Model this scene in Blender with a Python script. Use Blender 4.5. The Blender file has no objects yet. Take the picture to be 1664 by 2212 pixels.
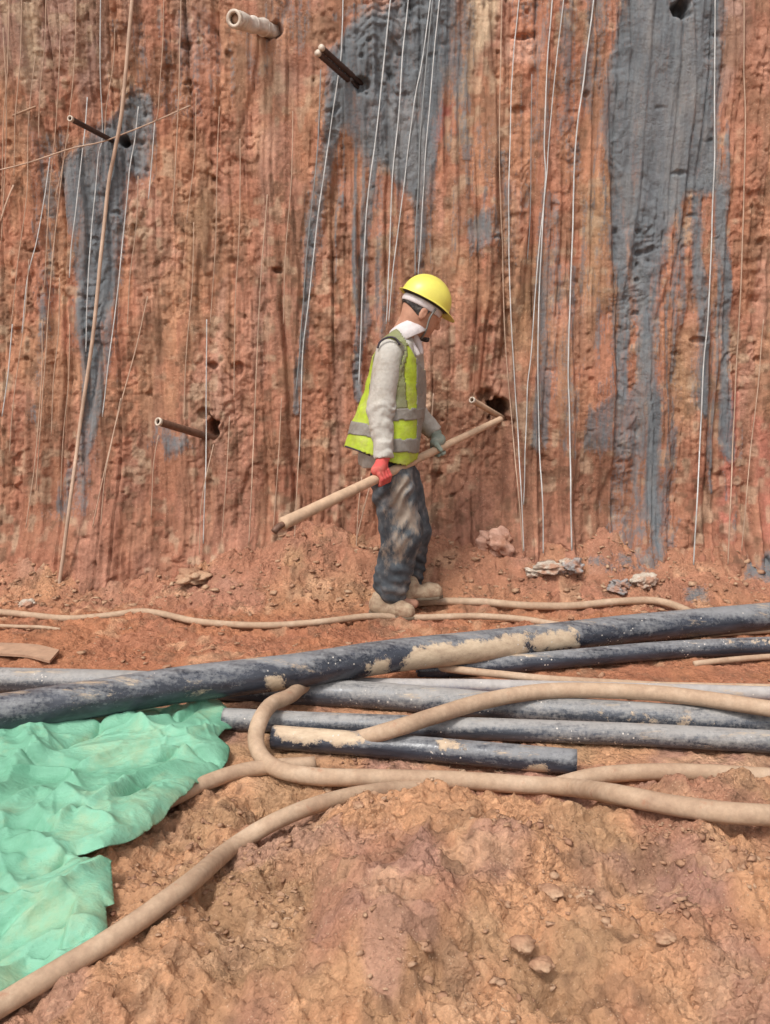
import bpy, math, random
import numpy as np
from mathutils import Vector

# ------------------------------------------------------------ scene, camera, light
S = bpy.context.scene
COL = S.collection
F_PX, W_PX, H_PX = 1950.0, 1664.0, 2212.0
CAM_Z = 1.45
PITCH = math.atan(406.0 / F_PX)
cam_d = bpy.data.cameras.new('camera')
cam_d.sensor_fit = 'VERTICAL'; cam_d.sensor_height = 24.0; cam_d.sensor_width = 24.0
cam_d.lens = 24.0 * F_PX / H_PX
cam_d.clip_start = 0.05; cam_d.clip_end = 500
cam = bpy.data.objects.new('camera', cam_d); COL.objects.link(cam)
cam.location = (0, 0, CAM_Z); cam.rotation_euler = (math.pi/2 - PITCH, 0, 0)
S.camera = cam
S.render.resolution_x = 770; S.render.resolution_y = 1024
S.view_settings.view_transform = 'Standard'; S.view_settings.look = 'None'
S.view_settings.exposure = 0.84; S.view_settings.gamma = 1.0

SUN_EL, SUN_AZ = math.radians(57), math.radians(-148)      # azimuth from +Y, clockwise
world = bpy.data.worlds.new('World'); S.world = world; world.use_nodes = True
wn = world.node_tree; wn.nodes.clear()
sky = wn.nodes.new('ShaderNodeTexSky'); sky.sky_type = 'NISHITA'; sky.sun_disc = False
sky.sun_elevation = SUN_EL; sky.sun_rotation = SUN_AZ; sky.dust_density = 4.0; sky.air_density = 1.0
hs = wn.nodes.new('ShaderNodeHueSaturation'); hs.inputs['Saturation'].default_value = 0.22
bg = wn.nodes.new('ShaderNodeBackground'); bg.inputs['Strength'].default_value = 0.105
wo = wn.nodes.new('ShaderNodeOutputWorld')
wn.links.new(sky.outputs[0], hs.inputs['Color']); wn.links.new(hs.outputs[0], bg.inputs['Color'])
wn.links.new(bg.outputs[0], wo.inputs[0])
sun_d = bpy.data.lights.new('sun', 'SUN'); sun_d.energy = 1.25; sun_d.angle = math.radians(10)
sun_d.color = (1.0, 0.965, 0.91)
sun = bpy.data.objects.new('sun', sun_d); COL.objects.link(sun)
sv = Vector((math.sin(SUN_AZ)*math.cos(SUN_EL), math.cos(SUN_AZ)*math.cos(SUN_EL), math.sin(SUN_EL)))
sun.rotation_euler = sv.to_track_quat('Z', 'Y').to_euler(); sun.location = sv*20

# ------------------------------------------------------------ picture point -> place in the scene
CP, SP = math.cos(PITCH), math.sin(PITCH)
def ray(px, py):
    a = (px - W_PX/2)/F_PX; b = -(py - H_PX/2)/F_PX
    return np.array([a, CP + b*SP, -SP + b*CP])
def at_z(px, py, z):
    d = ray(px, py); t = (z - CAM_Z)/d[2]
    return np.array([0, 0, CAM_Z]) + t*d
def at_y(px, py, y):
    d = ray(px, py); t = y/d[1]
    return np.array([0, 0, CAM_Z]) + t*d
YW, SW = 5.05, 0.07                       # foot of the cut bank and how far it leans back
def at_wall(px, py, off=0.0):
    d = ray(px, py); t = (YW - off + SW*CAM_Z)/(d[1] - SW*d[2])
    return np.array([0, 0, CAM_Z]) + t*d

# ------------------------------------------------------------ noise
def _h(ix, iy, seed):
    n = (ix.astype(np.int64)*374761393 + iy.astype(np.int64)*668265263 + seed*1274126177) & 0xffffffff
    n = ((n ^ (n >> 13))*1274126177) & 0xffffffff
    n = (n ^ (n >> 16))
    return (n & 0xffffff)/float(0xffffff)
def vn(x, y, seed=0):
    x = np.asarray(x, float); y = np.asarray(y, float)
    ix = np.floor(x); iy = np.floor(y); fx = x-ix; fy = y-iy
    ux = fx*fx*fx*(fx*(fx*6-15)+10); uy = fy*fy*fy*(fy*(fy*6-15)+10)
    a = _h(ix, iy, seed); b = _h(ix+1, iy, seed); c = _h(ix, iy+1, seed); d = _h(ix+1, iy+1, seed)
    return (a*(1-ux)+b*ux)*(1-uy) + (c*(1-ux)+d*ux)*uy       # 0..1
def fbm(x, y, seed=0, o=4, g=0.5):
    s = 0; a = 1; n = 0
    for i in range(o):
        s = s + a*(vn(x*2**i + 17.3*i, y*2**i + 9.1*i, seed+i)*2-1); n += a; a *= g
    return s/n
def ridg(x, y, seed=0, o=4, g=0.5):
    s = 0; a = 1; n = 0
    for i in range(o):
        s = s + a*(1-np.abs(vn(x*2**i + 5.3*i, y*2**i + 3.1*i, seed+i)*2-1)); n += a; a *= g
    return s/n
def worley(x, y, seed=0):
    x = np.asarray(x, float); y = np.asarray(y, float)
    ix = np.floor(x); iy = np.floor(y)
    f1 = np.full(x.shape, 9.0); f2 = np.full(x.shape, 9.0); cid = np.zeros(x.shape)
    for dx in (-1, 0, 1):
        for dy in (-1, 0, 1):
            cx = ix+dx; cy = iy+dy
            d = np.hypot(cx + _h(cx, cy, seed) - x, cy + _h(cx, cy, seed+7) - y)
            cl = d < f1
            f2 = np.where(cl, f1, np.minimum(f2, d)); cid = np.where(cl, _h(cx, cy, seed+13), cid)
            f1 = np.where(cl, d, f1)
    return f1, f2, cid
def sst(a, b, x):
    t = np.clip((x-a)/(b-a), 0, 1); return t*t*(3-2*t)
def seg_dist(x, y, pts):
    """distance to a polyline and the parameter 0..1 along it"""
    best = np.full(np.shape(x), 1e9); par = np.zeros(np.shape(x))
    n = len(pts)-1
    for i in range(n):
        ax, ay = pts[i][:2]; bx, by = pts[i+1][:2]
        vx, vy = bx-ax, by-ay
        t = np.clip(((x-ax)*vx+(y-ay)*vy)/(vx*vx+vy*vy+1e-12), 0, 1)
        d = np.hypot(x-ax-t*vx, y-ay-t*vy)
        m = d < best
        par = np.where(m, (i+t)/n, par); best = np.where(m, d, best)
    return best, par
def in_poly(x, y, poly):
    c = np.zeros(np.shape(x), bool); n = len(poly); j = n-1
    for i in range(n):
        xi, yi = poly[i][:2]; xj, yj = poly[j][:2]
        k = ((yi > y) != (yj > y)) & (x < (xj-xi)*(y-yi)/(yj-yi+1e-12)+xi)
        c ^= k; j = i
    return c
def poly_sd(x, y, poly):
    d, _ = seg_dist(x, y, list(poly)+[poly[0]])
    return np.where(in_poly(x, y, poly), -d, d)

# ------------------------------------------------------------ object helpers
def new_mesh(name, verts, faces, mat, parent=None, smooth=True, attrs=None, origin=None, colors=None):
    me = bpy.data.meshes.new(name)
    v = np.asarray(verts, dtype=np.float32)
    if origin is not None: v = v - np.asarray(origin, dtype=np.float32)
    f = faces
    if isinstance(f, np.ndarray):
        k = f.shape[1]
        me.vertices.add(len(v)); me.vertices.foreach_set('co', v.ravel())
        me.loops.add(f.size); me.loops.foreach_set('vertex_index', f.astype(np.int32).ravel())
        me.polygons.add(len(f)); me.polygons.foreach_set('loop_start', (np.arange(len(f))*k).astype(np.int32))
        me.update(calc_edges=True)
    else:
        me.from_pydata(v.tolist(), [], [list(map(int, q)) for q in f]); me.update()
    if smooth: me.polygons.foreach_set('use_smooth', [True]*len(me.polygons))
    for an, av in (attrs or {}).items():
        a = me.attributes.new(an, 'FLOAT', 'POINT'); a.data.foreach_set('value', np.asarray(av, dtype=np.float32).ravel())
    if colors is not None:
        a = me.attributes.new('soil', 'FLOAT_COLOR', 'POINT')
        c4 = np.ones((len(v), 4), dtype=np.float32); c4[:, :3] = np.clip(colors, 0, 1); a.data.foreach_set('color', c4.ravel())
    me.validate()
    o = bpy.data.objects.new(name, me); COL.objects.link(o)
    if mat: me.materials.append(mat)
    if parent is not None: o.parent = parent
    elif origin is not None: o.location = origin
    return o
def tag(o, label=None, cat=None, group=None, kind=None):
    if label: o['label'] = label
    if cat: o['category'] = cat
    if group: o['group'] = group
    if kind: o['kind'] = kind
    return o
def thing(name, loc, label, cat, group=None):
    o = bpy.data.objects.new(name, None); COL.objects.link(o); o.location = loc; o.empty_display_size = 0.1
    return tag(o, label, cat, group)
def catmull(pts, step):
    P = np.asarray(pts, float)
    P = np.vstack([2*P[0]-P[1], P, 2*P[-1]-P[-2]])
    out = []
    for i in range(1, len(P)-2):
        p0, p1, p2, p3 = P[i-1:i+3]
        n = max(1, int(np.linalg.norm((p2-p1)[:3])/step))
        for k in range(n):
            t = k/n
            out.append(0.5*((2*p1)+(-p0+p2)*t+(2*p0-5*p1+4*p2-p3)*t*t+(-p0+3*p1-3*p2+p3)*t**3))
    out.append(P[-2]); return np.array(out)
def tube_data(pts, rad, n=16, hollow=0.0, cap=True, flat=None, rough=0.0, seed=0):
    """tube along pts; rad number or array; hollow = wall thickness (open ends)"""
    P = np.asarray(pts, float); m = len(P)
    R = np.full(m, rad) if np.isscalar(rad) else np.asarray(rad, float)
    T = np.gradient(P, axis=0); T /= np.linalg.norm(T, axis=1)[:, None]+1e-12
    up = np.array([0, 0, 1.0]) if abs(T[0][2]) < 0.9 else np.array([0, 1.0, 0])
    U = np.zeros((m, 3)); V = np.zeros((m, 3))
    u = up - T[0]*np.dot(up, T[0]); u /= np.linalg.norm(u)
    for i in range(m):
        u = u - T[i]*np.dot(u, T[i]); u /= np.linalg.norm(u); U[i] = u; V[i] = np.cross(T[i], u)
    th = np.linspace(0, 2*math.pi, n, endpoint=False)
    arc = np.concatenate([[0], np.cumsum(np.linalg.norm(np.diff(P, axis=0), axis=1))])
    rr = R[:, None]*np.ones((1, n))
    if rough > 0:
        A, B = np.meshgrid(arc, th, indexing='ij')
        rr = rr*(1+rough*fbm(A*14, np.cos(B)*1.6+7+np.sin(B)*0.9, seed, 4))
    V3 = P[:, None, :] + rr[..., None]*(np.cos(th)[None, :, None]*U[:, None, :] + np.sin(th)[None, :, None]*V[:, None, :])
    verts = V3.reshape(-1, 3); faces = []
    i = np.arange(m-1)[:, None]; j = np.arange(n)[None, :]; j2 = (j+1) % n
    q = np.stack([i*n+j+0*i, i*n+j2, (i+1)*n+j2, (i+1)*n+j+0*i], -1).reshape(-1, 4)
    ss = np.repeat(arc, n); tt = np.tile(th, m)
    if hollow > 0:
        ri = rr-hollow
        V4 = P[:, None, :] + ri[..., None]*(np.cos(th)[None, :, None]*U[:, None, :] + np.sin(th)[None, :, None]*V[:, None, :])
        k = m*n
        q2 = (q+k)[:, ::-1]
        e0 = np.stack([j[0], k+j[0], k+j2[0], j2[0]], -1)
        L = (m-1)*n
        e1 = np.stack([L+j[0], L+j2[0], k+L+j2[0], k+L+j[0]], -1)
        verts = np.vstack([verts, V4.reshape(-1, 3)]); q = np.vstack([q, q2, e0, e1])
        ss = np.tile(ss, 2); tt = np.tile(tt, 2); faces = q
        return verts, faces, ss, tt
    if cap:
        verts = np.vstack([verts, P[0]-T[0]*R[0]*0.25, P[-1]+T[-1]*R[-1]*0.25])
        a = m*n; b = a+1
        c0 = np.stack([j[0]*0+a, j2[0], j[0], j[0]], -1)[:, :3]
        c1 = np.stack([j[0]*0+b, (m-1)*n+j[0], (m-1)*n+j2[0]], -1)
        faces = [tuple(r) for r in q]+[tuple(r) for r in c0]+[tuple(r) for r in c1]
        ss = np.append(ss, [0, arc[-1]]); tt = np.append(tt, [0, 0])
        return verts, faces, ss, tt
    return verts, q, ss, tt
def merge(parts):
    V = []; Fc = []; n = 0
    for v, f in parts:
        V.append(np.asarray(v)); Fc += [tuple(int(a)+n for a in q) for q in f]; n += len(v)
    return np.vstack(V), Fc

# ------------------------------------------------------------ materials
def mat_base(name, rough=0.8, spec=0.3):
    m = bpy.data.materials.new(name); m.use_nodes = True
    nt = m.node_tree; b = nt.nodes['Principled BSDF']
    b.inputs['Roughness'].default_value = rough; b.inputs['Specular IOR Level'].default_value = spec
    return m, nt, b
def nd(nt, t, **kw):
    n = nt.nodes.new(t)
    for k, v in kw.items():
        if k in ('operation', 'blend_type', 'data_type', 'attribute_name', 'feature', 'noise_dimensions', 'distance'): setattr(n, k, v)
        else: n.inputs[k].default_value = v
    return n
def coords(nt, scale=(1, 1, 1)):
    tc = nd(nt, 'ShaderNodeTexCoord'); mp = nd(nt, 'ShaderNodeMapping'); mp.inputs['Scale'].default_value = scale
    nt.links.new(tc.outputs['Object'], mp.inputs[0]); return mp.outputs[0]
def noise(nt, vec, scale, detail=4, rough=0.6):
    n = nd(nt, 'ShaderNodeTexNoise', Scale=scale, Detail=detail, Roughness=rough); nt.links.new(vec, n.inputs['Vector']); return n.outputs[0]
def mth(nt, op, a, b=None, clamp=False):
    n = nt.nodes.new('ShaderNodeMath'); n.operation = op; n.use_clamp = clamp
    for i, v in enumerate((a, b)):
        if v is None: continue
        if isinstance(v, (int, float)): n.inputs[i].default_value = v
        else: nt.links.new(v, n.inputs[i])
    return n.outputs[0]
def ramp(nt, fac, stops):
    r = nt.nodes.new('ShaderNodeValToRGB'); nt.links.new(fac, r.inputs[0])
    e = r.color_ramp.elements
    while len(e) < len(stops): e.new(0.5)
    for k, (p, c) in enumerate(stops):
        e[k].position = p; e[k].color = (c[0], c[1], c[2], 1) if not isinstance(c, (int, float)) else (c, c, c, 1)
    return r.outputs[0]
def mix(nt, fac, a, b, mode='MIX'):
    n = nt.nodes.new('ShaderNodeMix'); n.data_type = 'RGBA'; n.blend_type = mode
    for k, v in ((0, fac), (6, a), (7, b)):
        if isinstance(v, (int, float)): n.inputs[k].default_value = v
        elif isinstance(v, tuple): n.inputs[k].default_value = (v[0], v[1], v[2], 1)
        else: nt.links.new(v, n.inputs[k])
    return n.outputs[2]
def bump(nt, b, h, strength=0.5, dist=0.01):
    n = nt.nodes.new('ShaderNodeBump'); n.inputs['Strength'].default_value = strength; n.inputs['Distance'].default_value = dist
    nt.links.new(h, n.inputs['Height']); nt.links.new(n.outputs[0], b.inputs['Normal'])
def attr(nt, name, out='Fac'):
    a = nt.nodes.new('ShaderNodeAttribute'); a.attribute_name = name; return a.outputs[out]

def soil_mat(name, vert_stretch, fine, grain_amt, bstr, speck, crumb=60, camt=0.3, cb=0.5):
    m, nt, b = mat_base(name, 0.92, 0.15)
    c = attr(nt, 'soil', 'Color')
    v = coords(nt); vs = coords(nt, (1, 1, vert_stretch))
    g = noise(nt, v, fine, 6, 0.7)
    g2 = noise(nt, vs, fine*0.22, 5, 0.65)
    k = mth(nt, 'ADD', mth(nt, 'MULTIPLY', g, grain_amt), mth(nt, 'MULTIPLY', g2, grain_amt))
    k = mth(nt, 'ADD', k, 1.0-grain_amt*0.98)
    kk = nt.nodes.new('ShaderNodeCombineColor')
    for i in range(3): nt.links.new(k, kk.inputs[i])
    col = mix(nt, 1.0, c, kk.outputs[0], 'MULTIPLY')
    # crumbs: every grain its own tone and a bump of its own
    dv = nd(nt, 'ShaderNodeVectorMath', operation='ADD'); nt.links.new(v, dv.inputs[0])
    nz = nd(nt, 'ShaderNodeTexNoise', Scale=crumb*0.6, Detail=3.0); nt.links.new(v, nz.inputs['Vector'])
    sc_ = nd(nt, 'ShaderNodeVectorMath', operation='SCALE'); sc_.inputs['Scale'].default_value = 0.35/crumb
    nt.links.new(nz.outputs['Color'], sc_.inputs[0]); nt.links.new(sc_.outputs[0], dv.inputs[1])
    hsum = None
    zone = ramp(nt, noise(nt, v, 4.5, 4, 0.6), [(0.40, 0.12), (0.60, 1.0)])
    for q, (cs_, w_) in enumerate(((crumb*0.5, 1.0), (crumb*1.4, 0.5))):
        vr = nd(nt, 'ShaderNodeTexVoronoi', Scale=cs_, Randomness=1.0); nt.links.new(dv.outputs[0], vr.inputs['Vector'])
        hh = mth(nt, 'MULTIPLY', mth(nt, 'SUBTRACT', 1.0, vr.outputs['Distance']), w_)
        hsum = hh if hsum is None else mth(nt, 'ADD', hsum, hh)
        sp_ = nt.nodes.new('ShaderNodeSeparateColor'); nt.links.new(vr.outputs['Color'], sp_.inputs[0])
        tone = mth(nt, 'ADD', mth(nt, 'MULTIPLY', mth(nt, 'MULTIPLY', mth(nt, 'SUBTRACT', sp_.outputs[0], 0.5), zone), camt*(0.4 if q == 0 else 1)), 1.0)
        ck = nt.nodes.new('ShaderNodeCombineColor')
        for i in range(3): nt.links.new(tone, ck.inputs[i])
        col = mix(nt, 1.0, col, ck.outputs[0], 'MULTIPLY')
    # pale mineral grains
    vo = nd(nt, 'ShaderNodeTexVoronoi', Scale=fine*1.3); nt.links.new(v, vo.inputs['Vector'])
    sp = mth(nt, 'LESS_THAN', vo.outputs['Distance'], 0.22)
    pick = mth(nt, 'GREATER_THAN', noise(nt, v, fine*0.4, 2), 0.56)
    sp = mth(nt, 'MULTIPLY', mth(nt, 'MULTIPLY', sp, pick), speck)
    col = mix(nt, sp, col, (0.62, 0.44, 0.30))
    # wet grout where the mask says so, edge broken up by noise
    gr = attr(nt, 'grout')
    e = noise(nt, coords(nt, (1, 1, 0.075)), 20, 8, 0.75)
    e2 = noise(nt, v, 60, 3, 0.6)
    t = mth(nt, 'ADD', gr, mth(nt, 'MULTIPLY', mth(nt, 'SUBTRACT', e, 0.5), 2.0))
    t = mth(nt, 'ADD', t, mth(nt, 'MULTIPLY', mth(nt, 'SUBTRACT', e2, 0.5), 0.7))
    fac = ramp(nt, t, [(0.42, 0.0), (0.60, 0.55), (0.95, 0.95)])
    fac = mth(nt, 'MULTIPLY', fac, ramp(nt, gr, [(0.03, 0.0), (0.16, 1.0)]))
    gcol = ramp(nt, noise(nt, vs, 9, 6, 0.7), [(0.25, (0.092, 0.107, 0.118)), (0.50, (0.145, 0.163, 0.175)), (0.72, (0.22, 0.22, 0.215)), (0.85, (0.32, 0.22, 0.16))])
    col = mix(nt, fac, col, gcol)
    nt.links.new(col, b.inputs['Base Color'])
    hsum = mth(nt, 'MULTIPLY', hsum, zone)
    h = mth(nt, 'ADD', mth(nt, 'ADD', mth(nt, 'MULTIPLY', g, 0.6), mth(nt, 'MULTIPLY', g2, 1.2)), mth(nt, 'MULTIPLY', hsum, cb))
    bump(nt, b, h, bstr, 0.02)
    return m
M = {}
M['bank'] = soil_mat('bank_soil', 0.22, 60, 0.85, 0.65, 0.3, 55, 0.22, 0.35)
M['ground'] = soil_mat('ground_soil', 1.0, 95, 0.75, 0.85, 0.5, 70, 0.38, 0.75)

def clod_mat():
    m, nt, b = mat_base('clod_soil', 0.95, 0.1)
    v = coords(nt)
    c = ramp(nt, noise(nt, v, 7, 4), [(0.3, (0.32, 0.165, 0.105)), (0.5, (0.43, 0.25, 0.155)), (0.7, (0.54, 0.37, 0.245))])
    c = mix(nt, 1.0, c, ramp(nt, noise(nt, v, 120, 3), [(0.2, 0.72), (0.8, 1.1)]), 'MULTIPLY')
    nt.links.new(c, b.inputs['Base Color']); bump(nt, b, noise(nt, v, 90, 5, 0.7), 0.6, 0.008); return m
M['clod'] = clod_mat()
def stone_mat(name, c1, c2):
    m, nt, b = mat_base(name, 0.9, 0.2); v = coords(nt)
    c = ramp(nt, noise(nt, v, 22, 6, 0.7), [(0.36, c1), (0.62, c2)])
    red = ramp(nt, noise(nt, v, 9, 5, 0.7), [(0.47, 0.0), (0.60, 0.85)])
    c = mix(nt, red, c, (0.42, 0.20, 0.12))
    nt.links.new(c, b.inputs['Base Color']); bump(nt, b, noise(nt, v, 45, 6, 0.75), 0.8, 0.02); return m
M['pale_stone'] = stone_mat('pale_stone', (0.50, 0.40, 0.31), (0.70, 0.62, 0.52))
M['grey_stone'] = stone_mat('grey_stone', (0.24, 0.22, 0.21), (0.48, 0.45, 0.43))
M['pink_stone'] = stone_mat('pink_stone', (0.50, 0.27, 0.19), (0.62, 0.38, 0.29))

def pipe_mat(name, dark, dust, cover, blue=0.0):
    m, nt, b = mat_base(name, 0.3, 0.65)
    v = coords(nt, (0.30, 1.3, 1.3)); v2 = coords(nt)
    n1 = noise(nt, coords(nt, (0.16, 1.3, 1.3)), 10, 9, 0.75); n2 = noise(nt, v2, 70, 4, 0.7)
    geo = nt.nodes.new('ShaderNodeNewGeometry'); sx = nt.nodes.new('ShaderNodeSeparateXYZ'); nt.links.new(geo.outputs['Normal'], sx.inputs[0])
    top = mth(nt, 'MULTIPLY', sx.outputs[2], 0.22)       # mud dust settles on the upper side
    t = mth(nt, 'ADD', mth(nt, 'ADD', n1, top), mth(nt, 'MULTIPLY', mth(nt, 'SUBTRACT', n2, 0.5), 0.45))
    fac = ramp(nt, t, [(0.62-cover*0.35, 0.0), (0.80-cover*0.30, 0.9)])
    sc = nd(nt, 'ShaderNodeTexNoise', Scale=30.0, Detail=5.0, Roughness=0.7)
    nt.links.new(coords(nt, (0.06, 1, 1)), sc.inputs['Vector'])
    base = ramp(nt, sc.outputs[0], [(0.35, dark), (0.65, tuple(min(1, 2.0*x+0.012) for x in dark))])
    col = mix(nt, fac, base, ramp(nt, noise(nt, v2, 25, 5, 0.7), [(0.3, tuple(x*0.7 for x in dust)), (0.7, dust)]))
    mud = mth(nt, 'ADD', attr(nt, 'mud'), mth(nt, 'MULTIPLY', mth(nt, 'SUBTRACT', noise(nt, v2, 20, 9, 0.82), 0.5), 2.3))
    smear = mth(nt, 'ADD', noise(nt, coords(nt, (0.30, 1.8, 1.8)), 7, 10, 0.80), mth(nt, 'MULTIPLY', sx.outputs[2], 0.05))
    mf = mth(nt, 'MAXIMUM', ramp(nt, mud, [(0.46, 0.0), (0.53, 0.7), (0.68, 1.0)]), ramp(nt, smear, [(0.60, 0.0), (0.67, 0.8)]))
    mcol = ramp(nt, noise(nt, coords(nt, (.5, 1.4, 1.4)), 16, 8, 0.78), [(0.30, (0.26, 0.19, 0.14)), (0.42, (0.44, 0.32, 0.215)), (0.62, (0.58, 0.45, 0.31)), (0.75, (0.64, 0.54, 0.42))])
    col = mix(nt, mf, col, mcol)
    specks = nd(nt, 'ShaderNodeTexVoronoi', Scale=55.0); nt.links.new(v2, specks.inputs['Vector'])
    sf = mth(nt, 'MULTIPLY', mth(nt, 'LESS_THAN', specks.outputs['Distance'], 0.18), mth(nt, 'GREATER_THAN', noise(nt, v2, 9, 3), 0.60))
    col = mix(nt, sf, col, (0.55, 0.50, 0.44))
    nt.links.new(col, b.inputs['Base Color'])
    rg = mth(nt, 'ADD', mth(nt, 'MULTIPLY', mth(nt, 'MAXIMUM', fac, mf), 0.5), 0.27)
    nt.links.new(rg, b.inputs['Roughness'])
    bump(nt, b, mth(nt, 'ADD', n2, mth(nt, 'MULTIPLY', mf, 1.0)), 0.35, 0.004)
    return m
M['pipe_dark'] = pipe_mat('dark_plastic', (0.020, 0.022, 0.030), (0.26, 0.26, 0.265), 0.20)
M['pipe_grey'] = pipe_mat('dusty_plastic', (0.035, 0.038, 0.046), (0.36, 0.34, 0.32), 0.36)
M['pipe_pale'] = pipe_mat('pale_plastic', (0.13, 0.13, 0.155), (0.46, 0.42, 0.39), 0.65)

def hose_mat(name, c1, c2, c3):
    m, nt, b = mat_base(name, 0.75, 0.3); v = coords(nt)
    c = ramp(nt, noise(nt, v, 6, 6, 0.7), [(0.3, c1), (0.5, c2), (0.72, c3)])
    c = mix(nt, 1.0, c, ramp(nt, noise(nt, v, 60, 4, 0.7), [(0.25, 0.80), (0.7, 1.06)]), 'MULTIPLY')
    d = ramp(nt, noise(nt, v, 19, 6, 0.75), [(0.60, 0.0), (0.68, 0.55)])
    c = mix(nt, d, c, (0.36, 0.17, 0.10))
    nt.links.new(c, b.inputs['Base Color']); bump(nt, b, noise(nt, v, 80, 4, 0.7), 0.25, 0.004); return m
M['hose'] = hose_mat('muddy_rubber', (0.34, 0.22, 0.145), (0.44, 0.305, 0.205), (0.54, 0.40, 0.285))
M['hose_pink'] = hose_mat('reddish_muddy_rubber', (0.36, 0.22, 0.155), (0.45, 0.29, 0.21), (0.51, 0.36, 0.27))

def simple(name, col, rough=0.6, var=0.25, sc=30, metal=0.0, spec=0.4, bmp=0.2, bd=0.004):
    m, nt, b = mat_base(name, rough, spec); b.inputs['Metallic'].default_value = metal; v = coords(nt)
    c = mix(nt, 1.0, col, ramp(nt, noise(nt, v, sc, 5, 0.65), [(0.25, 1-var), (0.75, 1+var*0.3)]), 'MULTIPLY')
    nt.links.new(c, b.inputs['Base Color']); bump(nt, b, noise(nt, v, sc*2, 4), bmp, bd); return m
M['cord_white'] = simple('pale_cord', (0.62, 0.62, 0.60), 0.6, 0.5, 9)
M['cord_tan'] = simple('muddy_cord', (0.52, 0.36, 0.26), 0.8, 0.4, 9)
M['cord_dark'] = simple('grouted_cord', (0.26, 0.27, 0.27), 0.7, 0.3, 9)
M['steel'] = simple('rusty_dark_steel', (0.09, 0.055, 0.045), 0.55, 0.5, 40, 0.4)
M['steel_brown'] = simple('brown_steel', (0.20, 0.11, 0.075), 0.6, 0.5, 40, 0.3)
M['steel_end'] = simple('pale_cut_end', (0.62, 0.52, 0.42), 0.5, 0.3, 60)
M['dark_bore'] = simple('dark_bore', (0.03, 0.02, 0.015), 0.9)
M['wrap'] = simple('white_plastic_wrap', (0.66, 0.58, 0.50), 0.5, 0.35, 25, bmp=0.5)
M['wood'] = simple('muddy_pole', (0.56, 0.38, 0.25), 0.8, 0.3, 22)
M['mudstick'] = simple('stick', (0.42, 0.26, 0.17), 0.85, 0.35, 22)

def tarp_mat():
    m, nt, b = mat_base('green_sheet', 0.55, 0.35); v = coords(nt)
    c = ramp(nt, noise(nt, v, 3.5, 5, 0.6), [(0.3, (0.11, 0.31, 0.195)), (0.6, (0.20, 0.44, 0.30))])
    dirt = ramp(nt, mth(nt, 'ADD', mth(nt, 'MULTIPLY', noise(nt, v, 4.2, 6, 0.68), 1.0), mth(nt, 'MULTIPLY', mth(nt, 'SUBTRACT', noise(nt, v, 30, 4), 0.5), 0.25)), [(0.52, 0.0), (0.72, 0.5)])
    c = mix(nt, dirt, c, (0.36, 0.37, 0.20))
    sp = ramp(nt, noise(nt, v, 40, 6, 0.8), [(0.66, 0.0), (0.71, 0.6)])
    c = mix(nt, sp, c, (0.16, 0.15, 0.08))
    nt.links.new(c, b.inputs['Base Color'])
    bump(nt, b, mth(nt, 'ADD', noise(nt, coords(nt, (1, 2.0, 1)), 26, 6, 0.65), mth(nt, 'MULTIPLY', noise(nt, v, 400, 2), 0.12)), 0.55, 0.012)
    b.inputs['Subsurface Weight'].default_value = 0.0
    return m
M['tarp'] = tarp_mat()

def cloth(name, col, col2, th=(0.5, 0.62), sc=9, rough=0.85, fold=0.5):
    m, nt, b = mat_base(name, rough, 0.2); v = coords(nt)
    f = ramp(nt, noise(nt, v, sc, 6, 0.7), [(th[0], 0.0), (th[1], 0.9)])
    c = mix(nt, f, col, col2)
    c = mix(nt, 1.0, c, ramp(nt, noise(nt, v, 50, 4), [(0.2, 0.82), (0.8, 1.05)]), 'MULTIPLY')
    nt.links.new(c, b.inputs['Base Color']); bump(nt, b, noise(nt, v, 28, 5, 0.6), fold, 0.012); return m
M['jacket'] = cloth('cream_jacket', (0.50, 0.47, 0.42), (0.34, 0.28, 0.22), (0.50, 0.70), 8)
M['collar'] = cloth('white_collar', (0.66, 0.60, 0.59), (0.5, 0.42, 0.40), (0.55, 0.8), 12)
M['vest'] = cloth('yellow_green_vest', (0.44, 0.56, 0.05), (0.40, 0.38, 0.14), (0.48, 0.72), 9, 0.7)
M['band'] = cloth('reflective_grey', (0.28, 0.26, 0.23), (0.20, 0.17, 0.14), (0.45, 0.7), 14, 0.45)
M['trim'] = cloth('olive_trim', (0.24, 0.25, 0.12), (0.20, 0.19, 0.13), (0.45, 0.7), 14, 0.7)
M['dark_trim_hem_shadow'] = cloth('dark_piping_hem_shadow', (0.06, 0.05, 0.06), (0.10, 0.09, 0.08))  # armhole piping, and also the painted shadow line at the back hem
M['skin'] = cloth('skin', (0.50, 0.27, 0.18), (0.44, 0.21, 0.14), (0.45, 0.7), 14, 0.55, 0.15)
M['hair'] = cloth('grey_black_hair', (0.035, 0.03, 0.03), (0.11, 0.10, 0.09), (0.45, 0.6), 60, 0.7, 1.0)
M['glove_red'] = cloth('red_glove', (0.62, 0.10, 0.09), (0.52, 0.16, 0.12), (0.45, 0.7), 30)
M['glove_grey'] = cloth('grey_green_glove', (0.25, 0.29, 0.24), (0.34, 0.33, 0.27), (0.45, 0.7), 30)
M['shoe'] = cloth('mud_caked_shoe', (0.42, 0.31, 0.21), (0.27, 0.17, 0.11), (0.45, 0.6), 20)
M['sole'] = simple('shoe_sole', (0.16, 0.12, 0.08), 0.8)
M['helmet'] = simple('yellow_plastic', (0.74, 0.66, 0.12), 0.38, 0.12, 18, spec=0.5, bmp=0.05)
M['helmet_mark'] = simple('brown_print', (0.42, 0.30, 0.06), 0.5)
M['helmet_in'] = simple('helmet_lining', (0.05, 0.045, 0.04), 0.8)
M['strap'] = simple('grey_strap', (0.20, 0.20, 0.18), 0.8)
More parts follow.
